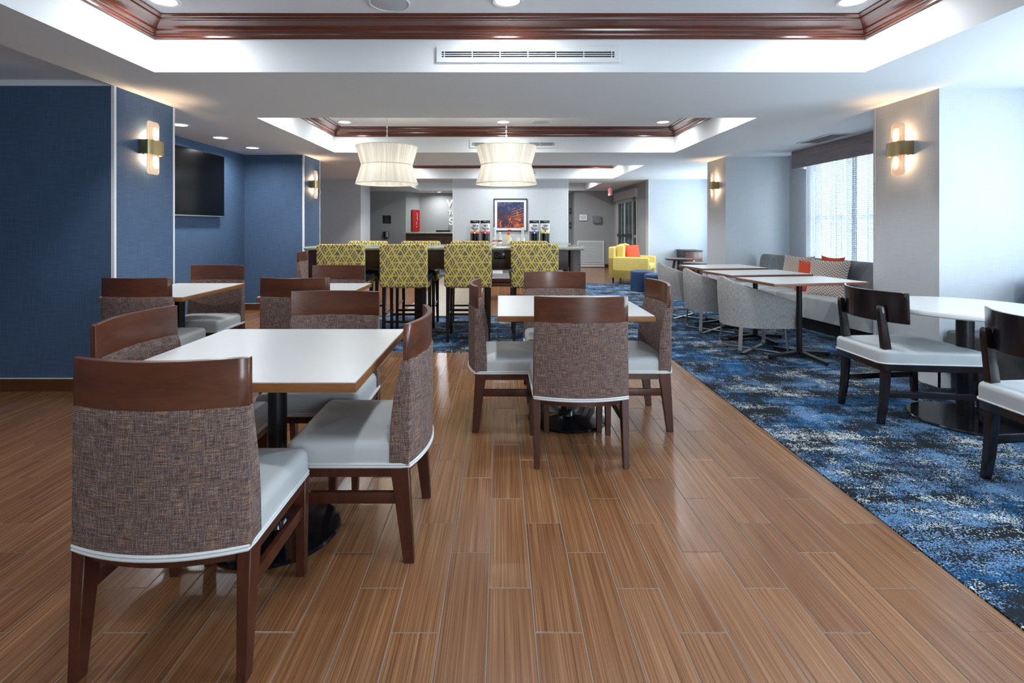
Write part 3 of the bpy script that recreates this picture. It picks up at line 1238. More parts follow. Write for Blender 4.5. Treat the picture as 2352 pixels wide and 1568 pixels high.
sconce(-3.015, 4.46, 1.955, 1, 'brass banded wall sconce glowing on the nearest blue column')
sconce(-3.015, 8.40, 1.955, 1, 'small brass banded sconce on the far blue column')
sconce(3.50, 4.52, 1.955, -1, 'brass banded wall sconce glowing on the nearest grey column')
sconce(3.57, 8.62, 1.955, -1, 'small brass banded sconce on the far grey column')


# ================================================================== DINING CHAIRS
def make_dining_chair(loc, rz, label, group=None):
    t = empty('dining_chair', label, 'chair', loc, rz, group)
    bm = bmesh.new()
    panel(bm, 0.503, 0.503, 0.776, 0.915, -0.002, -0.004, 0.020, 0.018, 0.052, 18, 2)
    bmdone('top_rail', bm, M['cherry'], t, bevel=0.0018, seg=1)
    bm = bmesh.new()
    panel(bm, 0.512, 0.502, 0.372, 0.780, -0.006, -0.008, 0.072, 0.026, 0.052, 18, 8)
    # soften: the inner face fattens in the middle of its height
    for v in bm.verts:
        if v.co.y > 0.0 - 0.052 * (1 - (v.co.x / 0.26) ** 2) + 0.012:
            f = (v.co.z - 0.372) / 0.408
            v.co.y += 0.016 * math.sin(PI * min(1, max(0, f)))
    bmdone('upholstered_back', bm, M['tweed'], t, bevel=0.009, seg=2, ang=50)
    bm = bmesh.new()

    def sh(x, y, z):
        f = (y - 0.0) / 0.47
        return (x * (0.985 + 0.03 * f), y, z)
    cushion(bm, -0.252, 0.252, 0.012, 0.470, 0.372, 0.468, 0.035, 0.035, 0.020, sh)
    bmdone('seat_cushion', bm, M['seat'], t)
    # double piping that runs right round the base of seat and back
    path = []
    n = 14
    for i in range(n + 1):
        s_ = -1 + 2 * i / n
        path.append((s_ * 0.250, -0.004 - 0.052 * (1 - s_ * s_) - 0.002))
    path += [(0.2535, 0.03), (0.2535, 0.25), (0.2545, 0.448), (0.244, 0.466), (0.0, 0.468), (-0.244, 0.466), (-0.2545, 0.448), (-0.2535, 0.25), (-0.2535, 0.03)]
    for zz, r_ in ((0.3805, 0.0055), (0.3705, 0.0055)):
        bm = bmesh.new()
        pts = [Vector((p[0], p[1], zz)) for p in path]
        N = len(pts)
        rings = []
        for i, p in enumerate(pts):
            tg = (pts[(i + 1) % N] - pts[i - 1]).normalized()
            u = Vector((-tg.y, tg.x, 0))
            rings.append([p + u * math.cos(a) * r_ + Vector((0, 0, 1)) * math.sin(a) * r_ for a in [2 * PI * k / 6 for k in range(6)]])
        rings.append(rings[0])
        loft(bm, rings, cap=False)
        bmdone('piping', bm, M['pipe'], t)
    bm = bmesh.new()
    addbox(bm, -0.250, -0.226, 0.05, 0.44, 0.330, 0.366)
    bmdone('side_rail', bm, M['leg'], t, smooth=False)
    bm = bmesh.new()
    addbox(bm, 0.226, 0.250, 0.05, 0.44, 0.330, 0.366)
    bmdone('side_rail', bm, M['leg'], t, smooth=False)
    box('front_rail', -0.21, 0.21, 0.435, 0.458, 0.330, 0.366, M['leg'], t)
    bm = bmesh.new()
    panel(bm, 0.42, 0.42, 0.335, 0.366, 0.004, 0.004, 0.028, 0.028, 0.040, 12, 1)
    bmdone('back_rail', bm, M['leg'], t)
    for sx in (-1, 1):
        bm = bmesh.new()
        bar(bm, (sx * 0.238, -0.004, 0.0), (sx * 0.236, 0.032, 0.368), 0.028, 0.040, 0.040, 0.070)
        bmdone('leg', bm, M['leg'], t, bevel=0.002, seg=1)
        bm = bmesh.new()
        bar(bm, (sx * 0.234, 0.442, 0.0), (sx * 0.234, 0.437, 0.366), 0.030, 0.032, 0.042, 0.042)
        bmdone('leg', bm, M['leg'], t, bevel=0.002, seg=1)
        box('stretcher', sx * 0.236 - 0.010, sx * 0.236 + 0.010, 0.035, 0.425, 0.225, 0.268, M['leg'], t, bevel=0.0015)
    return t


G1, G2 = 'dining chairs around the nearest table', 'dining chairs around the middle table'
ch = make_dining_chair((-0.967, 1.494, 0), 0, 'nearest dining chair, seen from behind at lower left, tweed back and cherry top rail', G1)
RIGHTW, LEFTW, TOCAM = R(-90), R(90), PI
spots = [
    ((-0.352, 2.25, 0), LEFTW, 'dining chair on the right side of the nearest square table, seat turned left', G1),
    ((-0.941, 3.00, 0), TOCAM, 'dining chair on the far side of the nearest square table, facing the viewer', G1),
    ((-1.545, 2.225, 0), RIGHTW, 'dining chair on the left side of the nearest square table, by the blue wall', G1),
    ((0.435, 2.795, 0), 0, 'dining chair seen from behind at the middle square table', G2),
    ((-0.150, 3.51, 0), RIGHTW, 'dining chair on the left side of the middle square table, side on', G2),
    ((1.066, 3.525, 0), LEFTW, 'dining chair on the right side of the middle square table, beside the blue carpet', G2),
    ((0.448, 4.27, 0), TOCAM, 'dining chair on the far side of the middle square table, in front of the stools', G2),
    ((-2.644, 3.80, 0), 0, 'dining chair with its back to the viewer at the narrow table by the blue wall', 'chairs at the narrow tables'),
    ((-2.690, 4.99, 0), TOCAM, 'dining chair behind the narrow table by the blue wall, under the television', 'chairs at the narrow tables'),
    ((-1.492, 3.80, 0), 0, 'dining chair with its back to the viewer at the second narrow table', 'chairs at the narrow tables'),
    ((-1.535, 4.99, 0), TOCAM, 'dining chair behind the second narrow table, left of the stools', 'chairs at the narrow tables'),
    ((-0.20, 9.45, 0), RIGHTW, 'far dining chair seen between the stools under the bar table', 'chairs beyond the bar table'),
    ((1.20, 9.45, 0), LEFTW, 'far dining chair seen under the right end of the bar table', 'chairs beyond the bar table'),
    ((-2.87, 7.65, 0), RIGHTW, 'far dining chair half hidden behind the left leg of the bar table', 'chairs beyond the bar table'),
]
for loc, rz, lab, g in spots:
    copy_tree(ch, loc, rz, lab, g)


# ------------------------------------------------------------------ dining tables
def square_table(cx, cy, sx, sy, label, group, base='disc', rz=0.0, edge='edge', th=0.034, post=0.038):
    t = empty('dining_table', label, 'table', (cx, cy, 0), rz, group)
    zt = 0.765
    e = 0.004
    box('edge_band', -sx / 2, sx / 2, -sy / 2, sy / 2, zt - th, zt - 0.0025, M[edge], t, bevel=0.002)
    box('white_top', -sx / 2 + e, sx / 2 - e, -sy / 2 + e, sy / 2 - e, zt - 0.0025, zt, M['lam'], t)
    bm = bmesh.new()
    disc_prism(bm, (0, 0), post, 0.03, zt - th - 0.008, 24)
    bmdone('post', bm, M['black'], t)
    bm = bmesh.new()
    for a in (45, 135):
        c, s_ = math.cos(R(a)), math.sin(R(a))
        bar(bm, (-0.22 * c, -0.22 * s_, zt - th - 0.008), (0.22 * c, 0.22 * s_, zt - th - 0.008), 0.04, 0.014)
    bmdone('top_spider', bm, M['black'], t, smooth=False)
    if base == 'disc':
        bm = bmesh.new()
        lathe(bm, [(0.255, 0.0), (0.258, 0.006), (0.250, 0.014), (0.10, 0.024), (0.058, 0.036), (0.050, 0.06), (post, 0.075)], 48, close=True)
        bmdone('disc_base', bm, M['bgloss'], t)
    else:
        for k in range(4):
            a = R(90 * k + 4)
            c, s_ = math.cos(a), math.sin(a)
            bm = bmesh.new()
            bar(bm, (0.03 * c, 0.03 * s_, 0.052), (0.34 * c, 0.34 * s_, 0.028), 0.058, 0.036, 0.042, 0.022)
            bmdone('foot', bm, M['black'], t, bevel=0.006)
            bm = bmesh.new()
            disc_prism(bm, (0.325 * c, 0.325 * s_), 0.017, 0.005, 0.02, 12)
            bmdone('glide', bm, M['black'], t)
    return t


square_table(-0.940, 2.21, 0.915, 0.915, 'nearest square table, white top with a wooden edge on a black pedestal', 'white square dining tables')
square_table(0.447, 3.50, 0.925, 0.90, 'middle square table, white top with a wooden edge, beside the carpet edge', 'white square dining tables')
square_table(-2.655, 4.335, 0.62, 0.95, 'narrow white table against the blue column, left of the picture', 'white square dining tables')
square_table(-1.49, 4.335, 0.62, 0.95, 'narrow white table in front of the leftmost yellow stool', 'white square dining tables')
square_table(0.50, 9.45, 0.90, 0.90, 'far white square table beyond the bar table', 'white square dining tables')
square_table(2.94, 5.13, 0.97, 0.60, 'nearest of the three white cafe tables along the banquette', 'cafe tables at the banquette', 'cross', R(8), 'edge2', 0.028, 0.026)
square_table(2.91, 5.95, 0.97, 0.60, 'middle one of the three white cafe tables along the banquette', 'cafe tables at the banquette', 'cross', R(8), 'edge2', 0.028, 0.026)
square_table(2.90, 6.83, 0.88, 0.62, 'farthest of the three white cafe tables along the banquette', 'cafe tables at the banquette', 'cross', R(8), 'edge2', 0.028, 0.026)


# ================================================================== BAR TABLE AND STOOLS
t = empty('bar_table', 'long high table with a granite top and dark wooden apron between the yellow stools', 'table', (-0.642, 6.42, 0))
hx, hy, zt = 1.622, 0.42, 1.052
bm = bmesh.new()
rings = []
for k in range(9):
    a = -PI / 2 + PI * k / 8
    i = 0.02 * (1 - math.cos(a))
    rings.append(rrect(-hx + i, hx - i, -hy + i, hy - i, 0.03, zt - 0.021 + 0.021 * math.sin(a)))
loft(bm, rings)
bmdone('granite_top', bm, M['granite'], t)
for y0 in (-0.34, 0.316):
    box('apron', -1.44, 1.44, y0, y0 + 0.024, 0.79, zt - 0.043, M['espresso'], t, bevel=0.002)
for x0 in (-1.50, 1.476):
    box('apron_end', x0, x0 + 0.024, -0.28, 0.28, 0.79, zt - 0.043, M['espresso'], t, bevel=0.002)
for x in (-1.52, 1.52):
    for y in (-0.30, 0.30):
        box('leg', x - 0.06, x + 0.06, y - 0.06, y + 0.06, 0.005, zt - 0.043, M['espresso'], t, bevel=0.004)
for x in (-0.33, 0.33):
    box('middle_post', x - 0.06, x + 0.06, -0.10, 0.10, 0.005, zt - 0.043, M['espresso'], t, bevel=0.004)
op = box('power_outlet', 0.575, 0.705, -0.350, -0.341, 0.905, 0.985, M['bgloss'], t, bevel=0.003)
for dx in (0.61, 0.67):
    bm = bmesh.new()
    lathe(bm, [(0.021, 0.0), (0.021, 0.004), (0.017, 0.004), (0.017, 0.0)], 16)
    for v in bm.verts:
        v.co = Vector((dx + v.co.x, -0.351 - v.co.z, 0.945 + v.co.y))
    bmdone('socket', bm, M['greyp'], op)


def make_stool(loc, rz, label, group):
    t = empty('bar_stool', label, 'stool', loc, rz, group)
    # upholstered back: rounded slab
    bm = bmesh.new()
    rings = []
    for k, (ins, y) in enumerate(((0.022, -0.050), (0.008, -0.046), (0.0, -0.034), (0.0, 0.010), (0.008, 0.028), (0.024, 0.034))):
        pts = rrect(-0.262 + ins, 0.262 - ins, 0.614 + ins, 1.090 - ins, 0.035, 0, 5)
        ring = []
        for p in pts:
            f = (p[1] - 0.614) / 0.476
            ring.append((p[0], y - 0.02 * f + 0.012 * math.sin(PI * f), p[1]))
        rings.append(ring)
    loft(bm, rings)
    bmdone('upholstered_back', bm, M['geo'], t)
    bm = bmesh.new()

    def sh(x, y, z):
        return (x, y, z)
    cushion(bm, -0.255, 0.255, 0.02, 0.455, 0.600, 0.672, 0.02, 0.05, 0.0, sh)
    bmdone('seat_band', bm, M['geo'], t)
    bm = bmesh.new()
    cushion(bm, -0.258, 0.258, 0.035, 0.475, 0.665, 0.735, 0.032, 0.06, 0.012, sh)
    bmdone('navy_seat', bm, M['navy'], t)
    for sx in (-1, 1):
        bm = bmesh.new()
        bar(bm, (sx * 0.228, -0.006, 0.005), (sx * 0.222, 0.020, 0.612), 0.030, 0.034, 0.045, 0.050)
        bmdone('leg', bm, M['ebony'], t, bevel=0.002, seg=1)
        bm = bmesh.new()
        bar(bm, (sx * 0.228, 0.445, 0.005), (sx * 0.225, 0.425, 0.612), 0.030, 0.032, 0.042, 0.045)
        bmdone('leg', bm, M['ebony'], t, bevel=0.002, seg=1)
        box('side_rung', sx * 0.227 - 0.008, sx * 0.227 + 0.008, 0.01, 0.43, 0.290, 0.312, M['ebony'], t)
    box('rear_rung', -0.215, 0.215, -0.008, 0.008, 0.215, 0.237, M['ebony'], t)
    box('foot_rest', -0.215, 0.215, 0.428, 0.450, 0.222, 0.250, M['ebony'], t)
    return t


GN, GF = 'yellow patterned stools on the near side of the bar table', 'yellow patterned stools on the far side of the bar table'
order = ('leftmost', 'second from left', 'third from left', 'rightmost')
st = make_stool((-1.755, 5.80, 0), 0, 'leftmost yellow patterned bar stool on the near side of the granite table', GN)
for i, x in enumerate((-1.062, -0.352, 0.385)):
    copy_tree(st, (x, 5.80, 0), 0, '%s yellow patterned bar stool on the near side of the granite table' % order[i + 1], GN)
for i, x in enumerate((-1.77, -1.06, -0.40, 0.385)):
    copy_tree(st, (x, 7.00, 0), PI, '%s yellow patterned bar stool on the far side of the granite table' % order[i], GF)


# ================================================================== PENDANT LAMPS
def make_pendant(loc, label):
    t = empty('pendant_lamp', label, 'lamp', loc, 0, 'hourglass pendant lamps over the bar table')
    # origin at the centre of the lower rim
    prof = [(0.388, 0.0), (0.352, 0.118), (0.318, 0.236)]
    bm = bmesh.new()
    lathe(bm, prof, 64)
    bmdone('lower_shade', bm, M['shade'], t)
    bm = bmesh.new()
    lathe(bm, [(0.318, 0.236), (0.352, 0.350), (0.386, 0.466)], 64)
    bmdone('upper_shade', bm, M['shade'], t)
    for nm, r_, z in (('lower_rim', 0.388, 0.0), ('waist_rim', 0.318, 0.236), ('upper_rim', 0.386, 0.466)):
        bm = bmesh.new()
        lathe(bm, [(r_ - 0.003, z - 0.005), (r_ + 0.003, z - 0.005), (r_ + 0.003, z + 0.005), (r_ - 0.003, z + 0.005), (r_ - 0.003, z - 0.005)], 64)
        bmdone(nm, bm, plain(nm + '_trim', srgb(206, 200, 184), 0.6), t)
    bm = bmesh.new()
    for k in range(3):
        a = R(120 * k + 20)
        tube(bm, [(0, 0, 0.46), (0.384 * math.cos(a), 0.384 * math.sin(a), 0.464)], 0.004, 6)
    tube(bm, [(0, 0, 0.18), (0, 0, 0.50)], 0.010, 10)
    bmdone('spider_frame', bm, M['plastic'], t)
    for z in (0.12, 0.34):
        for k in range(2):
            a = R(-70 + 180 * k + (35 if z > 0.2 else 0))
            bm = bmesh.new()
            bmesh.ops.create_uvsphere(bm, u_segments=16, v_segments=10, radius=0.028)
            for v in bm.verts:
                v.co += Vector((0.13 * math.cos(a), 0.13 * math.sin(a), z))
            b = bmdone('bulb', bm, M['bulb'], t)
            bm = bmesh.new()
            tube(bm, [(0, 0, z + 0.02), (0.13 * math.cos(a), 0.13 * math.sin(a), z + 0.03)], 0.006, 6)
            bmdone('bulb_arm', bm, M['plastic'], t)
    for z in (0.12, 0.35):
        d = bpy.data.lights.new('pendant_glow', 'POINT')
        d.energy = 2.4
        d.color = (1.0, 0.91, 0.80)
        d.shadow_soft_size = 0.06
        lo = bpy.data.objects.new('pendant_glow', d)
        COL.objects.link(lo)
        lo.parent = t
        lo.location = (0, 0.07, z)
    top = ZT - loc[2]
    bm = bmesh.new()
    tube(bm, [(0, 0, 0.50), (0, 0, top)], 0.0028, 8)
    bmdone('cord', bm, M['plastic'], t)
    z = 0.52
    k = 0
    while z < top - 0.03:
        bm = bmesh.new()
        pts = [(0.009 * math.cos(a) * (1 if k % 2 else 0), 0.009 * math.cos(a) * (0 if k % 2 else 1), z + 0.017 * math.sin(a)) for a in [2 * PI * q / 10 for q in range(10)]]
        pts.append(pts[0])
        tube(bm, pts, 0.0022, 5)
        bmdone('chain_link', bm, M['chrome'], t)
        z += 0.029
        k += 1
    bm = bmesh.new()
    lathe(bm, [(0.0, top - 0.03), (0.05, top - 0.022), (0.06, top)], 24)
    bmdone('canopy', bm, M['plastic'], t)
    return t


make_pendant((-1.425, 6.60, 1.822), 'left cream hourglass pendant lamp hanging over the bar table')
make_pendant((0.082, 6.60, 1.822), 'right cream hourglass pendant lamp hanging over the bar table')


# ================================================================== BARREL CHAIRS
def make_barrel(loc, rz, label):
    """faces +y locally, origin at centre on the floor"""
    t = empty('barrel_chair', label, 'chair', loc, rz, 'grey barrel chairs at the cafe tables')
    n = 40

    def plan(u, rad):
        # u 0..1 along a U from right front, round the back, to left front
        L1 = 0.30
        arc = PI * rad
        tot = 2 * L1 + arc
        s_ = u * tot
        if s_ < L1:
            return (rad, L1 - s_ - 0.02)
        if s_ < L1 + arc:
            a = (s_ - L1) / rad
            return (rad * math.cos(a), -0.02 - rad * math.sin(a))
        return (-rad, -0.02 + (s_ - L1 - arc))
    bm = bmesh.new()
    rings = []
    for i in range(n + 1):
        u = i / n
        f = 1 - abs(2 * u - 1)
        g = min(1, f * 1.05)
        ztop = 0.545 + 0.225 * (g ** 0.95)
        z0 = 0.275
        ring = []
        for rad, z, flare in ((0.300, z0, 0), (0.308, z0 + 0.12, 0), (0.318, (z0 + ztop) / 2, 0), (0.325, ztop - 0.012, 0), (0.318, ztop, 0), (0.292, ztop, 0), (0.284, ztop - 0.012, 0), (0.265, 0.40, 0), (0.255, z0, 0)):
            x, y = plan(u, rad)
            ring.append((x, y, z))
        rings.append(ring)
    loft(bm, rings)
    bmdone('shell', bm, M['linen'], t)
    bm = bmesh.new()

    def sh(x, y, z):
        return (x, y, z)
    cushion(bm, -0.252, 0.252, -0.235, 0.275, 0.285, 0.455, 0.04, 0.13, 0.015)
    bmdone('seat_cushion', bm, M['linen'], t)
    # crossed flat-bar sled legs
    for a in (45, 135):
        c, s_ = math.cos(R(a)), math.sin(R(a))
        bm = bmesh.new()
        prof_ = [(-0.315, 0.280), (-0.335, 0.10), (-0.34, 0.045), (-0.325, 0.018), (-0.29, 0.010), (0.29, 0.010), (0.325, 0.018), (0.34, 0.045), (0.335, 0.10), (0.315, 0.280)]
        inn = [(-0.309, 0.280), (-0.329, 0.10), (-0.334, 0.047), (-0.321, 0.023), (-0.288, 0.016), (0.288, 0.016), (0.321, 0.023), (0.334, 0.047), (0.329, 0.10), (0.309, 0.280)]
        rings = []
        for p, q in zip(prof_, inn):
            ring = []
            for (l, z), off in ((p, -0.019), (p, 0.019), (q, 0.019), (q, -0.019)):
                ring.append((l * c - off * s_, l * s_ + off * c, z))
            rings.append(ring)
        loft(bm, rings)
        bmdone('leg_frame', bm, M['chrome'], t, smooth=False)
    return t


bc = make_barrel((2.64, 5.46, 0), RIGHTW, 'grey barrel chair with crossed steel legs, nearest of the three')
copy_tree(bc, (2.62, 6.44, 0), RIGHTW, 'grey barrel chair with crossed steel legs, middle one of the three')
copy_tree(bc, (2.60, 7.42, 0), RIGHTW, 'grey barrel chair with crossed steel legs, farthest of the three')

# ================================================================== BANQUETTE
# local frame: front edge along local y, seat runs back towards +x, origin at floor middle of the front edge
bq = empty('banquette', 'long grey banquette with a diamond patterned back under the curtained window', 'sofa', (3.74, 6.79, 0), R(8.5))
HL = 1.27
bm = bmesh.new()
cushion(bm, 0.0, 0.62, -HL, HL, 0.155, 0.425, 0.03, 0.03, 0.012)
bmdone('seat', bm, M['benchseat'], bq)
bm = bmesh.new()
rings = []
for y, ins in ((-HL, 0.0), (HL, 0.0)):
    rings.append([(0.50, y, 0.40), (0.475, y, 0.55), (0.49, y, 0.72), (0.505, y, 0.80), (0.525, y, 0.842), (0.56, y, 0.86), (0.595, y, 0.85), (0.612, y, 0.82), (0.62, y, 0.7), (0.62, y, 0.15), (0.5, y, 0.15)])
loft(bm, rings)
bmdone('backrest', bm, M['benchback'], bq)
box('plinth', 0.05, 0.56, -HL + 0.04, HL - 0.04, 0.005, 0.155, M['black'], bq)


def pillow(name, loc, rot, w_, h, th, mat, label, group):
    bm = bmesh.new()
    n = 14
    for sgn in (1, -1):
        g = []
        for i in range(n + 1):
            row = []
            for j in range(n + 1):
                u, v = -1 + 2 * i / n, -1 + 2 * j / n
                ku, kv = 1 - 0.10 * (1 - v * v) * abs(u) ** 3, 1 - 0.10 * (1 - u * u) * abs(v) ** 3
                d = th * (max(0, 1 - u ** 4) ** 0.55) * (max(0, 1 - v ** 4) ** 0.55) * (0.75 + 0.25 * (1 - u * u) * (1 - v * v))
                row.append(bm.verts.new((u * w_ / 2 * ku, sgn * (d + 0.002 * (1 if max(abs(u), abs(v)) < 1 else 0)), v * h / 2 * kv)))
            g.append(row)
        for i in range(n):
            for j in range(n):
                q = (g[i][j], g[i + 1][j], g[i + 1][j + 1], g[i][j + 1])
                bm.faces.new(q)
    o = bmdone(name, bm, mat, None, loc, rot)
    return tag(o, label, 'pillow', group)


# pillows lean on the banquette back; face -x
def on_bench(lx, ly, lz):
    a = R(8.5)
    return (3.74 + lx * math.cos(a) - ly * math.sin(a), 6.79 + lx * math.sin(a) + ly * math.cos(a), lz)


GP = 'scatter pillows on the banquette'
pillow('pillow', on_bench(0.385, 0.33, 0.645), (R(12), 0, R(98.5 + 6)), 0.52, 0.50, 0.060, M['chev'], 'cream chevron pillow at the far end of the row, behind the orange one', GP)
pillow('pillow', on_bench(0.30, -0.03, 0.625), (R(14), 0, R(98.5 + 10)), 0.42, 0.43, 0.050, M['orange'], 'orange pillow standing between the two cream chevron pillows', GP)
pillow('pillow', on_bench(0.415, -0.24, 0.690), (R(9), 0, R(98.5 - 4)), 0.42, 0.44, 0.045, M['orange'], 'orange pillow leaning behind the large chevron pillow, only its top showing', GP)
pillow('pillow', on_bench(0.26, -0.37, 0.635), (R(14), 0, R(98.5 + 16)), 0.52, 0.50, 0.060, M['chev'], 'large cream chevron pillow nearest the grey column', GP)

# pelmet and curtains
vt = empty('window_pelmet', 'grey brown wooden pelmet board above the sheer curtain', 'pelmet', (4.30, 6.34, 2.128))
box('front_board', 0.0, 0.022, -1.36, 1.36, 0.0, 0.254, M['valance'], vt)
box('end_board', 0.022, 0.27, 1.338, 1.36, 0.0, 0.254, M['valance'], vt)
box('end_board', 0.022, 0.27, -1.36, -1.338, 0.0, 0.254, M['valance'], vt)


def curtain(y0, y1, label, seed):
    bm = bmesh.new()
    n = 150
    zs = [0.62, 0.9, 1.4, 1.9, 2.30]
    rnd = random.Random(seed)
    ph = [rnd.uniform(0, 6) for _ in range(4)]
    cols = []
    for i in range(n + 1):
        u = i / n
        y = y0 + (y1 - y0) * u
        dx = 0.020 * math.sin(u * 62 + ph[0]) + 0.012 * math.sin(u * 101 + ph[1]) + 0.010 * math.sin(u * 23 + ph[2])
        cols.append([bm.verts.new((4.49 + dx * (0.5 + 0.5 * (2.3 - z) / 1.8), y + 0.012 * math.sin(u * 31 + z), z)) for z in zs])
    for a, b in zip(cols, cols[1:]):
        for k in range(len(zs) - 1):
            bm.faces.new((a[k], b[k], b[k + 1], a[k + 1]))
    return tag(bmdone('curtain', bm, M['curtain']), label, 'curtain', 'sheer white curtains')


curtain(6.55, 7.64, 'sheer white woven curtain, far half of the window', 1)
curtain(5.20, 6.62, 'sheer white woven curtain, near half of the window by the grey column', 2)

# ================================================================== DARK CHAIRS, ROUND TABLE, SIDE BENCH
t = empty('round_table', 'round white stone table on a black pedestal at the right edge', 'table', (3.09, 3.47, 0))
bm = bmesh.new()
lathe(bm, [(0.0, 0.728), (0.485, 0.728), (0.494, 0.736), (0.494, 0.752), (0.488, 0.760), (0.0, 0.760)], 96)
bmdone('round_top', bm, M['stone'], t)
bm = bmesh.new()
disc_prism(bm, (0, 0), 0.048, 0.02, 0.715, 32)
bmdone('post', bm, M['black'], t)
bm = bmesh.new()
disc_prism(bm, (0, 0), 0.15, 0.715, 0.728, 32)
bmdone('mounting_plate', bm, M['black'], t)
bm = bmesh.new()
lathe(bm, [(0.310, 0.005), (0.314, 0.012), (0.308, 0.022), (0.06, 0.026), (0.0, 0.026)], 64)
bmdone('disc_base', bm, M['bgloss'], t)


def make_klismos(loc, rz, label):
    t = empty('open_back_chair', label, 'chair', loc, rz, 'dark wood open-back chairs')
    bm = bmesh.new()
    panel(bm, 0.60, 0.60, 0.668, 0.866, 0.085, 0.078, 0.103, 0.096, 0.115, 24, 4)
    bmdone('curved_backrest', bm, M['ebony'], t, bevel=0.002, seg=1)
    for sx in (-1, 1):
        bm = bmesh.new()
        rings = []
        for z, y, dx, w_, d in ((0.005, -0.012, 0.0, 0.032, 0.036), (0.12, 0.006, 0, 0.036, 0.042), (0.25, 0.018, 0, 0.038, 0.046), (0.40, 0.024, 0, 0.040, 0.052), (0.50, 0.022, 0, 0.040, 0.050),
                                (0.62, 0.006, 0, 0.038, 0.044), (0.72, -0.008, 0, 0.038, 0.040), (0.765, -0.012, 0, 0.034, 0.034), (0.775, -0.012, 0, 0.024, 0.022)):
            x = sx * (0.195 + dx)
            rings.append([(x - w_ / 2, y - d / 2, z), (x + w_ / 2, y - d / 2, z), (x + w_ / 2, y + d / 2, z), (x - w_ / 2, y + d / 2, z)])
        loft(bm, rings)
        bmdone('leg', bm, M['ebony'], t, bevel=0.004)
        bm = bmesh.new()
        bar(bm, (sx * 0.275, 0.585, 0.005), (sx * 0.270, 0.560, 0.372), 0.030, 0.034, 0.046, 0.050)
        bmdone('leg', bm, M['ebony'], t, bevel=0.003)
        bm = bmesh.new()
        bar(bm, (sx * 0.197, 0.02, 0.20), (sx * 0.272, 0.572, 0.20), 0.020, 0.040)
        bmdone('stretcher', bm, M['ebony'], t, bevel=0.002)

    def sh(x, y, z):
        f = (y + 0.05) / 0.65
        return (x * (0.80 + 0.22 * f), y - (0.0 if y > 0.1 else 0.06 * (1 - (x / 0.30) ** 2)), z)
    bm = bmesh.new()
    cushion(bm, -0.30, 0.30, -0.02, 0.60, 0.405, 0.490, 0.022, 0.05, 0.018, sh)
    bmdone('seat_cushion', bm, M['seat'], t)
    bm = bmesh.new()
    rings = [[sh(*p) for p in rrect(-0.296, 0.296, -0.015, 0.595, 0.04, z)] for z in (0.360, 0.402)]
    loft(bm, rings)
    bmdone('seat_frame', bm, M['ebony'], t, bevel=0.002, seg=1)
    bm = bmesh.new()
    pts = [Vector(sh(*p)) for p in rrect(-0.302, 0.302, -0.022, 0.602, 0.05, 0.408)]
    pts.append(pts[0])
    tube(bm, pts, 0.005, 6)
    bmdone('piping', bm, M['pipe'], t)
    return t


kc = make_klismos((2.485, 3.59, 0), RIGHTW, 'dark wood open-back chair with white seat, tucked at the round table')
copy_tree(kc, (2.49, 2.47, 0), RIGHTW, 'dark wood open-back chair cut off by the right edge of the picture')

sb = empty('side_bench', 'mottled grey upholstered bench against the right wall behind the round table', 'bench', (3.52, 4.14, 0))
bm = bmesh.new()
cushion(bm, 0.0, 0.95, -1.75, -0.005, 0.15, 0.47, 0.02, 0.03, 0.0)
bmdone('seat', bm, M['benchmot'], sb)
bm = bmesh.new()
addbox(bm, 0.55, 0.98, -1.75, -0.06, 0.47, 0.90)
bmdone('blue_backrest', bm, M['blueback'], sb, bevel=0.08, seg=5)
box('plinth', 0.05, 0.9, -1.70, -0.05, 0.005, 0.15, M['black'], sb)

# wall outlet
o = empty('wall_outlet', 'white double socket on the wall below the round table top', 'outlet', (3.74, 4.16, 0.545))
box('cover_plate', -0.037, 0.037, -0.006, 0, -0.06, 0.06, M['plastic'], o, bevel=0.002)
for z in (-0.024, 0.024):
    bm = bmesh.new()
    lathe(bm, [(0.0, 0.002), (0.017, 0.002), (0.018, 0)], 20)
    for v in bm.verts:
        v.co = Vector((v.co.x, -0.006 - v.co.z, z + v.co.y * 0.85))
    s_ = bmdone('socket', bm, M['paper'], o)
    for dx in (-0.006, 0.006):
        box('slot', dx - 0.0012, dx + 0.0012, -0.0088, -0.0075, z - 0.001, z + 0.008, M['dark'], s_)

# ================================================================== TELEVISION
tv = empty('television', 'large black wall television in the blue alcove', 'television', (-3.93, 6.585, 1.84))
box('housing', 0.02, 0.065, -0.745, 0.745, -0.425, 0.425, M['black'], tv, bevel=0.004)
box('screen', 0.0655, 0.068, -0.735, 0.735, -0.408, 0.416, M['screen'], tv)
box('wall_mount', 0.0, 0.02, -0.2, 0.2, -0.15, 0.15, M['black'], tv)
box('bottom_strip', 0.0655, 0.069, -0.735, 0.735, -0.423, -0.411, M['chrome'], tv)

# ================================================================== LOUNGE: ARMCHAIR, OTTOMANS, SIDE TABLES, CABINET
ac = empty('armchair', 'yellow upholstered armchair with an orange pillow near the entrance', 'armchair', (3.0, 11.88, 0), RIGHTW + R(-27))
W2 = 0.45


def ablock(name, x0, x1, y0, y1, z0, z1, r=0.025, crown=0.01, cr=0.03):
    bm = bmesh.new()
    cushion(bm, x0, x1, y0, y1, z0, z1, r, cr, crown)
    return bmdone(name, bm, M['yellow'], ac)


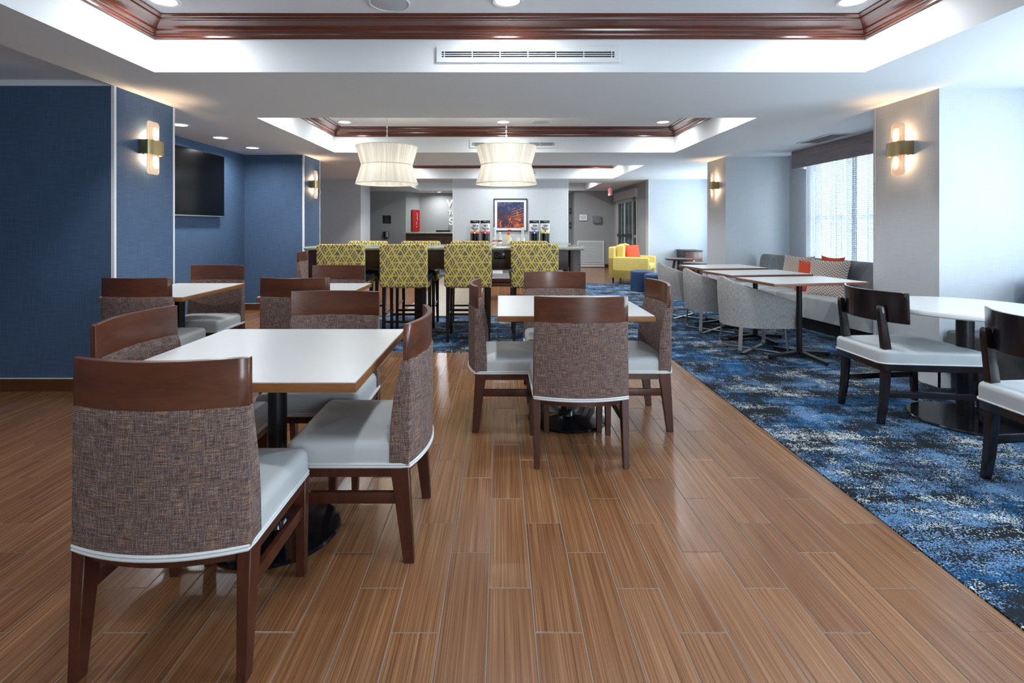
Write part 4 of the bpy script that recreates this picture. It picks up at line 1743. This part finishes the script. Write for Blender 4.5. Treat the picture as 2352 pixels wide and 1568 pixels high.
ablock('base', -W2, W2, -0.36, 0.36, 0.14, 0.34)
ablock('arm', -W2, -W2 + 0.12, -0.42, 0.46, 0.14, 0.60)
ablock('arm', W2 - 0.12, W2, -0.42, 0.46, 0.14, 0.60)
ablock('back_frame', -W2, W2, -0.42, -0.28, 0.14, 0.82)
ablock('seat_cushion', -0.32, 0.32, -0.20, 0.47, 0.345, 0.46, 0.04, 0.015, 0.04)
ablock('back_cushion', -0.32, 0.32, -0.28, -0.10, 0.46, 0.87, 0.05, 0.02, 0.05)
for x in (-0.33, 0.33):
    for y in (-0.34, 0.34):
        bm = bmesh.new()
        lathe(bm, [(0.013, 0.005), (0.025, 0.145)], 16, (x, y), close=True)
        bmdone('leg', bm, M['black'], ac)
A_ = RIGHTW + R(-27)
px, py = 0.04, 0.03
pillow('pillow', (3.0 + px * math.cos(A_) - py * math.sin(A_), 11.88 + px * math.sin(A_) + py * math.cos(A_), 0.680), (R(14), 0, A_ - R(38)), 0.42, 0.40, 0.055, M['orange'], 'small orange pillow on the yellow armchair', 'orange pillows')


def ottoman(x, y, label):
    t = empty('ottoman', label, 'ottoman', (x, y, 0), 0, 'round blue ottomans')
    bm = bmesh.new()
    lathe(bm, [(0.0, 0.01), (0.225, 0.01), (0.232, 0.02), (0.232, 0.345)], 40)
    bmdone('body', bm, M['ottoman'], t)
    bm = bmesh.new()
    lathe(bm, [(0.232, 0.352), (0.236, 0.37), (0.228, 0.395), (0.20, 0.408), (0.0, 0.414)], 40)
    bmdone('top_cushion', bm, M['ottoman'], t)
    bm = bmesh.new()
    lathe(bm, [(0.232, 0.344), (0.238, 0.349), (0.232, 0.354)], 40)
    bmdone('seam', bm, M['ottoman'], t)


ottoman(2.83, 10.36, 'round navy blue ottoman in front of the yellow armchair')
ottoman(2.92, 9.68, 'round navy blue ottoman mostly hidden behind the farthest barrel chair')


def side_table(x, y, z, r_, label):
    t = empty('side_table', label, 'table', (x, y, 0), 0, 'round dark wood side tables')
    bm = bmesh.new()
    lathe(bm, [(0.0, z - 0.03), (r_ - 0.02, z - 0.03), (r_, z - 0.01), (r_, z), (0.0, z)], 48)
    bmdone('round_top', bm, M['cherry'], t)
    for k in range(3):
        a = R(120 * k + 200)
        bm = bmesh.new()
        bar(bm, (0.24 * math.cos(a), 0.24 * math.sin(a), 0.005), (0.12 * math.cos(a), 0.12 * math.sin(a), z - 0.03), 0.03, 0.03, 0.05, 0.04)
        bmdone('leg', bm, M['espresso'], t)


side_table(3.78, 11.0, 0.61, 0.30, 'round dark side table in front of the dark cabinet')
side_table(3.86, 10.1, 0.585, 0.30, 'second round side table, nearer than the other and half behind the column')
cb = empty('cabinet', 'low dark cabinet with a brown front behind the round side tables', 'cabinet', (4.36, 11.98, 0))
box('carcass', -0.20, 0.20, -0.22, 0.30, 0.04, 0.72, M['black'], cb, bevel=0.003)
box('top', -0.21, 0.21, -0.23, 0.31, 0.72, 0.745, M['espresso'], cb, bevel=0.003)
box('door', -0.19, 0.19, -0.238, -0.22, 0.10, 0.70, M['cherry'], cb, bevel=0.002)
box('handle', -0.015, 0.015, -0.25, -0.238, 0.46, 0.52, M['chrome'], cb)

# ================================================================== COFFEE STATION
ct = empty('service_counter', 'dark coffee counter along the grey centre wall', 'counter', (0.28, 11.96, 0))
box('cabinet_body', -1.25, 1.25, -0.28, 0.32, 0.10, 0.87, M['espresso'], ct)
box('kick_board', -1.22, 1.22, -0.22, 0.30, 0.0, 0.10, M['black'], ct)
for k in range(4):
    x0 = -1.25 + k * 0.625
    box('door', x0 + 0.01, x0 + 0.615, -0.298, -0.28, 0.12, 0.85, M['espresso'], ct, bevel=0.003)
box('countertop', -1.30, 1.30, -0.32, 0.335, 0.87, 0.905, M['granite'], ct, bevel=0.006)


def urn(x, words, band, label):
    t = empty('coffee_urn', label, 'coffee urn', (x, 12.02, 0.905), 0, 'coffee urns on the counter')
    bm = bmesh.new()
    lathe(bm, [(0.0, 0.445), (0.108, 0.445), (0.110, 0.45), (0.110, 0.505), (0.104, 0.515), (0.0, 0.515)], 32)
    bmdone('lid', bm, M['black'], t)
    box('lid_latch', -0.03, 0.03, -0.118, -0.10, 0.48, 0.505, M['greyp'], t)
    bm = bmesh.new()
    lathe(bm, [(0.0, 0.22), (0.108, 0.22), (0.110, 0.225), (0.110, 0.446)], 32)
    bmdone('tank', bm, M['paper'], t)
    bm = bmesh.new()
    lathe(bm, [(0.111, 0.222), (0.1115, 0.262), (0.111, 0.262)], 32)
    bmdone('colour_band', bm, plain(band[0], band[1], 0.5), t)
    bm = bmesh.new()
    for a in range(0, 360, 45):
        bar(bm, (0.095 * math.cos(R(a)), 0.095 * math.sin(R(a)), 0.02), (0.095 * math.cos(R(a)), 0.095 * math.sin(R(a)), 0.22), 0.018, 0.018)
    disc_prism(bm, (0, 0), 0.11, 0.0, 0.02)
    bmdone('stand', bm, M['black'], t)
    bm = bmesh.new()
    disc_prism(bm, (0, 0), 0.055, 0.02, 0.22, 16)
    bmdone('core', bm, M['bgloss'], t)
    bm = bmesh.new()
    tube(bm, [(0, -0.10, 0.245), (0, -0.145, 0.245), (0, -0.15, 0.215)], 0.013, 8)
    bmdone('tap', bm, M['chrome'], t)
    box('tap_lever', -0.008, 0.008, -0.155, -0.140, 0.25, 0.295, M['black'], t)
    me = text_mesh(words, 0.060, 0.0006)
    link('lettering', me, M['black'], t, (0.018, -0.1125, 0.352), (R(90), 0, 0)).scale = (0.72, 1.15, 1)
    bm = bmesh.new()
    for z in (0.415, 0.408):
        addbox(bm, -0.075, 0.055, -0.1125, -0.1118, z, z + 0.003)
    lathe(bm, [(0.018, 0.33), (0.018, 0.365)], 12, (-0.062, -0.095))
    bmdone('small_print', bm, M['greyp'], t, smooth=False)


urn(-0.570, 'DECAF\nROAST', ('orange_band', srgb(226, 130, 60)), 'coffee urn lettered DECAF ROAST with an orange band')
urn(-0.335, 'HOT\nWATER', ('red_band', srgb(206, 60, 66)), 'urn lettered HOT WATER with a red band')
urn(0.790, 'DARK\nROAST', ('navy_band', srgb(60, 72, 130)), 'coffee urn lettered DARK ROAST with a blue band')
urn(1.035, 'LIGHT\nROAST', ('yellow_band', srgb(216, 206, 60)), 'coffee urn lettered LIGHT ROAST with a yellow band')


def cup_stack(x, y, z0, n, r_, label):
    t = empty('cup_stack', label, 'cups', (x, y, z0), 0, 'stacks of white cups')
    for k in range(n):
        bm = bmesh.new()
        z = k * 0.022
        lathe(bm, [(0.0, z + 0.002), (r_ * 0.75, z + 0.002), (r_, z + 0.09), (r_ * 1.05, z + 0.094)] if k == 0 else [(r_ * 0.95, z + 0.07), (r_, z + 0.09), (r_ * 1.05, z + 0.094)], 20)
        bmdone('cup', bm, M['shadew'], t)
    bm = bmesh.new()
    lathe(bm, [(r_ * 1.0, (n - 1) * 0.022 + 0.09), (r_ * 0.8, (n - 1) * 0.022 + 0.11), (0.0, (n - 1) * 0.022 + 0.11)], 20)
    bmdone('lid', bm, M['shadew'], t)


def canister(x, y, label, band=None, top=False):
    t = empty('condiment_canister', label, 'canister', (x, y, 0.905), 0, 'white condiment canisters')
    bm = bmesh.new()
    lathe(bm, [(0.0, 0.0), (0.048, 0.0), (0.052, 0.12), (0.054, 0.125), (0.047, 0.125), (0.045, 0.02), (0.0, 0.02)], 24)
    bmdone('pot', bm, M['shadew'], t)
    if band:
        bm = bmesh.new()
        lathe(bm, [(0.0505, 0.03), (0.0525, 0.07)], 24)
        bmdone('label_band', bm, plain('canister_' + band[0], band[1], 0.5), t)
    return t


for x, b in ((-0.12, ('orange', srgb(214, 110, 70))), (0.0, ('brown', srgb(150, 74, 56))), (0.22, None), (0.41, None), (0.52, None)):
    canister(x, 11.80, 'white condiment canister on the counter%s' % {-0.12: ', far left with an orange label', 0.0: ' with a brown label', 0.22: ' below the red pump', 0.41: ', short one right of the pump', 0.52: ' below the right stack of cups'}[x], b)
cup_stack(-0.115, 12.02, 0.905, 12, 0.034, 'tall stack of white paper cups left of the framed print')
cup_stack(0.0, 12.02, 0.905, 7, 0.034, 'short stack of white paper cups beside the tall left stack')
cup_stack(0.53, 12.02, 0.905, 12, 0.034, 'tall stack of white paper cups right of the framed print')
pb = empty('pump_bottle', 'yellow bottle with a red pump top on the coffee counter', 'bottle', (0.20, 12.0, 0.905))
bm = bmesh.new()
lathe(bm, [(0.0, 0), (0.040, 0), (0.042, 0.14), (0.030, 0.18), (0.015, 0.20)], 20)
bmdone('body', bm, plain('yellow_plastic', srgb(240, 180, 50), 0.4), pb)
bm = bmesh.new()
lathe(bm, [(0.030, 0.18), (0.026, 0.23), (0.010, 0.25), (0.010, 0.29), (0.025, 0.295), (0.0, 0.305)], 16)
bar(bm, (0.0, 0, 0.295), (0.07, 0, 0.290), 0.015, 0.015)
bmdone('pump', bm, M['red'], pb)

# framed print
fr = empty('framed_print', 'framed abstract print of flames and blue on the centre wall', 'picture', (0.252, 12.3, 1.551))
bm = bmesh.new()
h = 0.385
for x0, x1, z0, z1 in ((-0.395, 0.395, h - 0.022, h), (-0.395, 0.395, -h, -h + 0.022), (-0.395, -0.373, -h + 0.022, h - 0.022), (0.373, 0.395, -h + 0.022, h - 0.022)):
    addbox(bm, x0, x1, -0.03, -0.001, z0, z1)
bmdone('frame', bm, M['black'], fr, smooth=False)
box('mat_board', -0.373, 0.373, -0.014, -0.006, -0.363, 0.363, M['paper'], fr)
box('print', -0.315, 0.315, -0.017, -0.014, -0.305, 0.305, M['art'], fr)

# ================================================================== LOBBY
dk = empty('reception_desk', 'dark panelled reception desk with a stone top', 'desk', (-1.6, 15.75, 0))
box('front', -1.19, 1.0, -0.25, 0.25, 0.0, 1.07, M['espresso'], dk)
box('counter_slab', -1.24, 1.05, -0.30, 0.32, 1.07, 1.11, M['granite'], dk, bevel=0.006)
for k in range(2):
    x0 = -1.05 + k * 1.0
    bm = bmesh.new()
    for a in ((x0, x0 + 0.9, 0.93, 0.97), (x0, x0 + 0.9, 0.15, 0.19), (x0, x0 + 0.04, 0.19, 0.93), (x0 + 0.86, x0 + 0.9, 0.19, 0.93)):
        addbox(bm, a[0], a[1], -0.262, -0.25, a[2], a[3])
    bmdone('panel_moulding', bm, M['espresso'], dk, smooth=False)
kb = empty('card_reader', 'black machine with a screen on the reception desk', 'machine', (-1.62, 15.8, 1.11))
box('base', -0.30, 0.12, -0.10, 0.12, 0.0, 0.06, M['black'], kb, bevel=0.005)
box('silver_lid', -0.30, 0.12, -0.10, 0.12, 0.06, 0.068, M['chrome'], kb)
box('terminal', 0.06, 0.22, -0.05, 0.05, 0.068, 0.19, M['greyp'], kb, bevel=0.01)
ws = empty('wall_lettering', 'white raised letters W, TO and S on the wall behind the reception desk', 'sign', (-1.70, 17.3, 1.7))
for s_, sz, zc, xo in (('W', 0.33, 0.33, 0.12), ('TO', 0.20, 0.02, 0.13), ('S', 0.34, -0.27, 0.09)):
    me = text_mesh(s_, sz, 0.012)
    link('letter', me, M['plastic'], ws, (xo, -0.012, zc), (R(90), 0, 0))
a = math.atan2(0.75, 0.32)
rp = empty('red_panel', 'tall red panel with pale stripes leaning on the lobby return wall', 'artwork', (-2.75, 17.02, 0), a)
box('board', -0.22, 0.22, -0.03, -0.005, 1.12, 1.82, M['red'], rp, loc=None)
for k in range(5):
    box('rib', -0.20 + k * 0.09, -0.185 + k * 0.09, -0.042, -0.03, 1.13, 1.81, M['red'], rp)
tube_b = bmesh.new()
tube(tube_b, [(-0.02, -0.05, 1.72), (0.03, -0.05, 1.65), (0.02, -0.05, 1.55), (0.05, -0.05, 1.48)], 0.012, 6)
bmdone('pale_cord', tube_b, M['paper'], rp)
for i, z in enumerate((1.42, 1.36, 1.27)):
    bm = bmesh.new()
    bmesh.ops.create_icosphere(bm, subdivisions=2, radius=0.02)
    for v in bm.verts:
        v.co += Vector((0.0, -0.045, z))
    bmdone('knob', bm, M['paper'], rp)
sg = empty('notice_plate', 'small black notice plate with pale lettering on the lobby wall', 'sign', (-3.575, 16.55, 1.50))
box('plate', -0.125, 0.125, -0.012, 0, -0.125, 0.125, M['black'], sg)
bm = bmesh.new()
for z, w_ in ((0.085, 0.085), (0.060, 0.04), (0.020, 0.095), (-0.005, 0.05), (-0.045, 0.10), (-0.070, 0.09), (-0.092, 0.07)):
    x = -w_
    while x < w_:
        l_ = random.uniform(0.008, 0.022)
        addbox(bm, x, min(x + l_, w_), -0.0135, -0.012, z - 0.005, z + 0.005)
        x += l_ + 0.006
o = bmdone('lettering', bm, M['greyp'], sg, smooth=False)
o['kind'] = 'stuff'
ph_ = empty('wall_telephone', 'black and silver wall telephone below the black notice plate', 'telephone', (-3.58, 16.55, 1.02))
box('body', -0.09, 0.075, -0.07, 0, -0.11, 0.10, M['black'], ph_, bevel=0.01)
box('keypad', -0.03, 0.065, -0.08, -0.07, -0.085, 0.09, M['chrome'], ph_, bevel=0.004)
bm = bmesh.new()
tube(bm, [(-0.04, -0.03, -0.11), (-0.045, -0.03, -0.25), (-0.02, -0.03, -0.38), (-0.05, -0.03, -0.45)], 0.006, 6)
bmdone('cord', bm, M['black'], ph_)

rg = empty('return_grille', 'large white louvred grille low on the lobby wall', 'air vent', (2.83, 16.3, 0.44))
bm = bmesh.new()
for x0, x1, z0, z1 in ((-0.42, 0.42, 0.35, 0.39), (-0.42, 0.42, -0.33, -0.29), (-0.42, -0.38, -0.29, 0.35), (0.38, 0.42, -0.29, 0.35)):
    addbox(bm, x0, x1, -0.03, 0.0, z0, z1)
bmdone('frame', bm, M['plastic'], rg, smooth=False)
box('backing', -0.38, 0.38, -0.004, 0, -0.29, 0.35, M['greyp'], rg)
for k in range(17):
    z = -0.275 + k * 0.0375
    bm = bmesh.new()
    loft(bm, [[(x, -0.024, z), (x, -0.022, z + 0.008), (x, -0.006, z + 0.027), (x, -0.006, z + 0.020)] for x in (-0.38, 0.38)])
    bmdone('louvre', bm, M['plastic'], rg, smooth=False)
box('stand_board', -0.43, 0.43, -0.02, 0, -0.42, -0.335, M['plastic'], rg)
cf = empty('certificate', 'small framed white certificate on the lobby wall', 'picture', (2.60, 16.3, 1.56))
box('frame', -0.135, 0.135, -0.02, 0, -0.11, 0.11, M['greyp'], cf)
box('sheet', -0.122, 0.122, -0.022, -0.02, -0.097, 0.097, M['paper'], cf)
bm = bmesh.new()
for z, w_ in ((0.045, 0.05), (0.015, 0.09), (-0.01, 0.08), (-0.035, 0.06)):
    addbox(bm, -w_, w_, -0.0232, -0.022, z - 0.003, z + 0.003)
bmdone('lettering', bm, M['greyp'], cf, smooth=False)
gb = empty('alarm_box', 'plain grey metal box on the lobby wall beside the certificate', 'box', (3.02, 16.3, 1.50))
box('housing', -0.12, 0.12, -0.10, 0, -0.10, 0.10, M['greyp'], gb, bevel=0.004)
box('latch', -0.02, 0.02, -0.108, -0.10, -0.105, -0.09, M['chrome'], gb)
for i, (z0, z1, lab) in enumerate(((1.68, 1.88, 'upper black hanging sign seen edge-on beside the centre wall'), (1.20, 1.42, 'lower black edge-on sign beside the centre wall'))):
    o = empty('passage_sign', lab, 'sign', (2.31, 17.05, 0), 0, 'black signs in the passage')
    box('plate', -0.012, 0, -0.22, 0.22, z0, z1, M['black'], o)
    box('white_line', -0.014, -0.012, -0.16, 0.16, (z0 + z1) / 2 - 0.012, (z0 + z1) / 2 + 0.012, M['paper'], o)
# exit sign
ex = empty('exit_sign', 'red lit exit sign hanging from the lobby ceiling', 'sign', (3.04, 14.4, 2.23), R(-90))
box('housing', -0.15, 0.15, -0.025, 0.025, -0.10, 0.10, M['plastic'], ex, bevel=0.004)
box('red_face', -0.135, 0.135, -0.028, -0.025, -0.088, 0.088, M['exitred'], ex)
link('lettering', text_mesh('EXIT', 0.14, 0.001), M['paper'], ex, (0, -0.0295, 0), (R(90), 0, 0))
box('hanger', -0.03, 0.03, -0.015, 0.015, 0.10, 0.155, M['plastic'], ex)

# sliding entrance doors
dr = struct(box('door_1', 3.44, 3.52, 13.32, 15.80, 2.04, 2.26, M['doorgrey']))
for y0, y1 in ((13.35, 13.43), (15.67, 15.75)):
    box('jamb', 3.50, 3.62, y0, y1, 0, 2.06, M['doorgrey'], dr)
LE = [(13.43, 13.98, 3.60), (13.90, 14.78, 3.55), (14.78, 15.67, 3.55)]
for y0, y1, X in LE:
    bm = bmesh.new()
    f = 0.055
    for a in ((y0, y1, 1.95, 2.04), (y0, y1, 0.0, 0.18), (y0, y0 + f, 0.18, 1.95), (y1 - f, y1, 0.18, 1.95)):
        addbox(bm, X - 0.02, X + 0.02, a[0], a[1], a[2], a[3])
    lf = bmdone('door_leaf', bm, M['doorgrey'], dr, smooth=False)
    box('glass_pane', X - 0.004, X + 0.004, y0 + f, y1 - f, 0.18, 1.95, M['doorglass'], lf)
    box('push_bar', X - 0.045, X - 0.02, y0 + 0.06, y1 - 0.06, 0.98, 1.06, M['black'] if y0 > 13.5 else M['chrome'], lf)
    box('glazing_bar', X - 0.012, X + 0.012, (y0 + y1) / 2 - 0.012, (y0 + y1) / 2 + 0.012, 0.18, 1.95, M['doorgrey'], lf)
# pavement outside the doors, simple frame of the left doorway
struct(box('floor_outdoor', 3.7, 5.5, 12.5, 17.0, -0.12, -0.002, M['masonry']))
d2 = struct(box('door_2', -4.42, -4.34, 12.10, 12.19, 0, 2.1, M['trimw']))
box('door_closer', -4.34, -4.16, 12.08, 12.14, 2.03, 2.10, M['plastic'], d2)
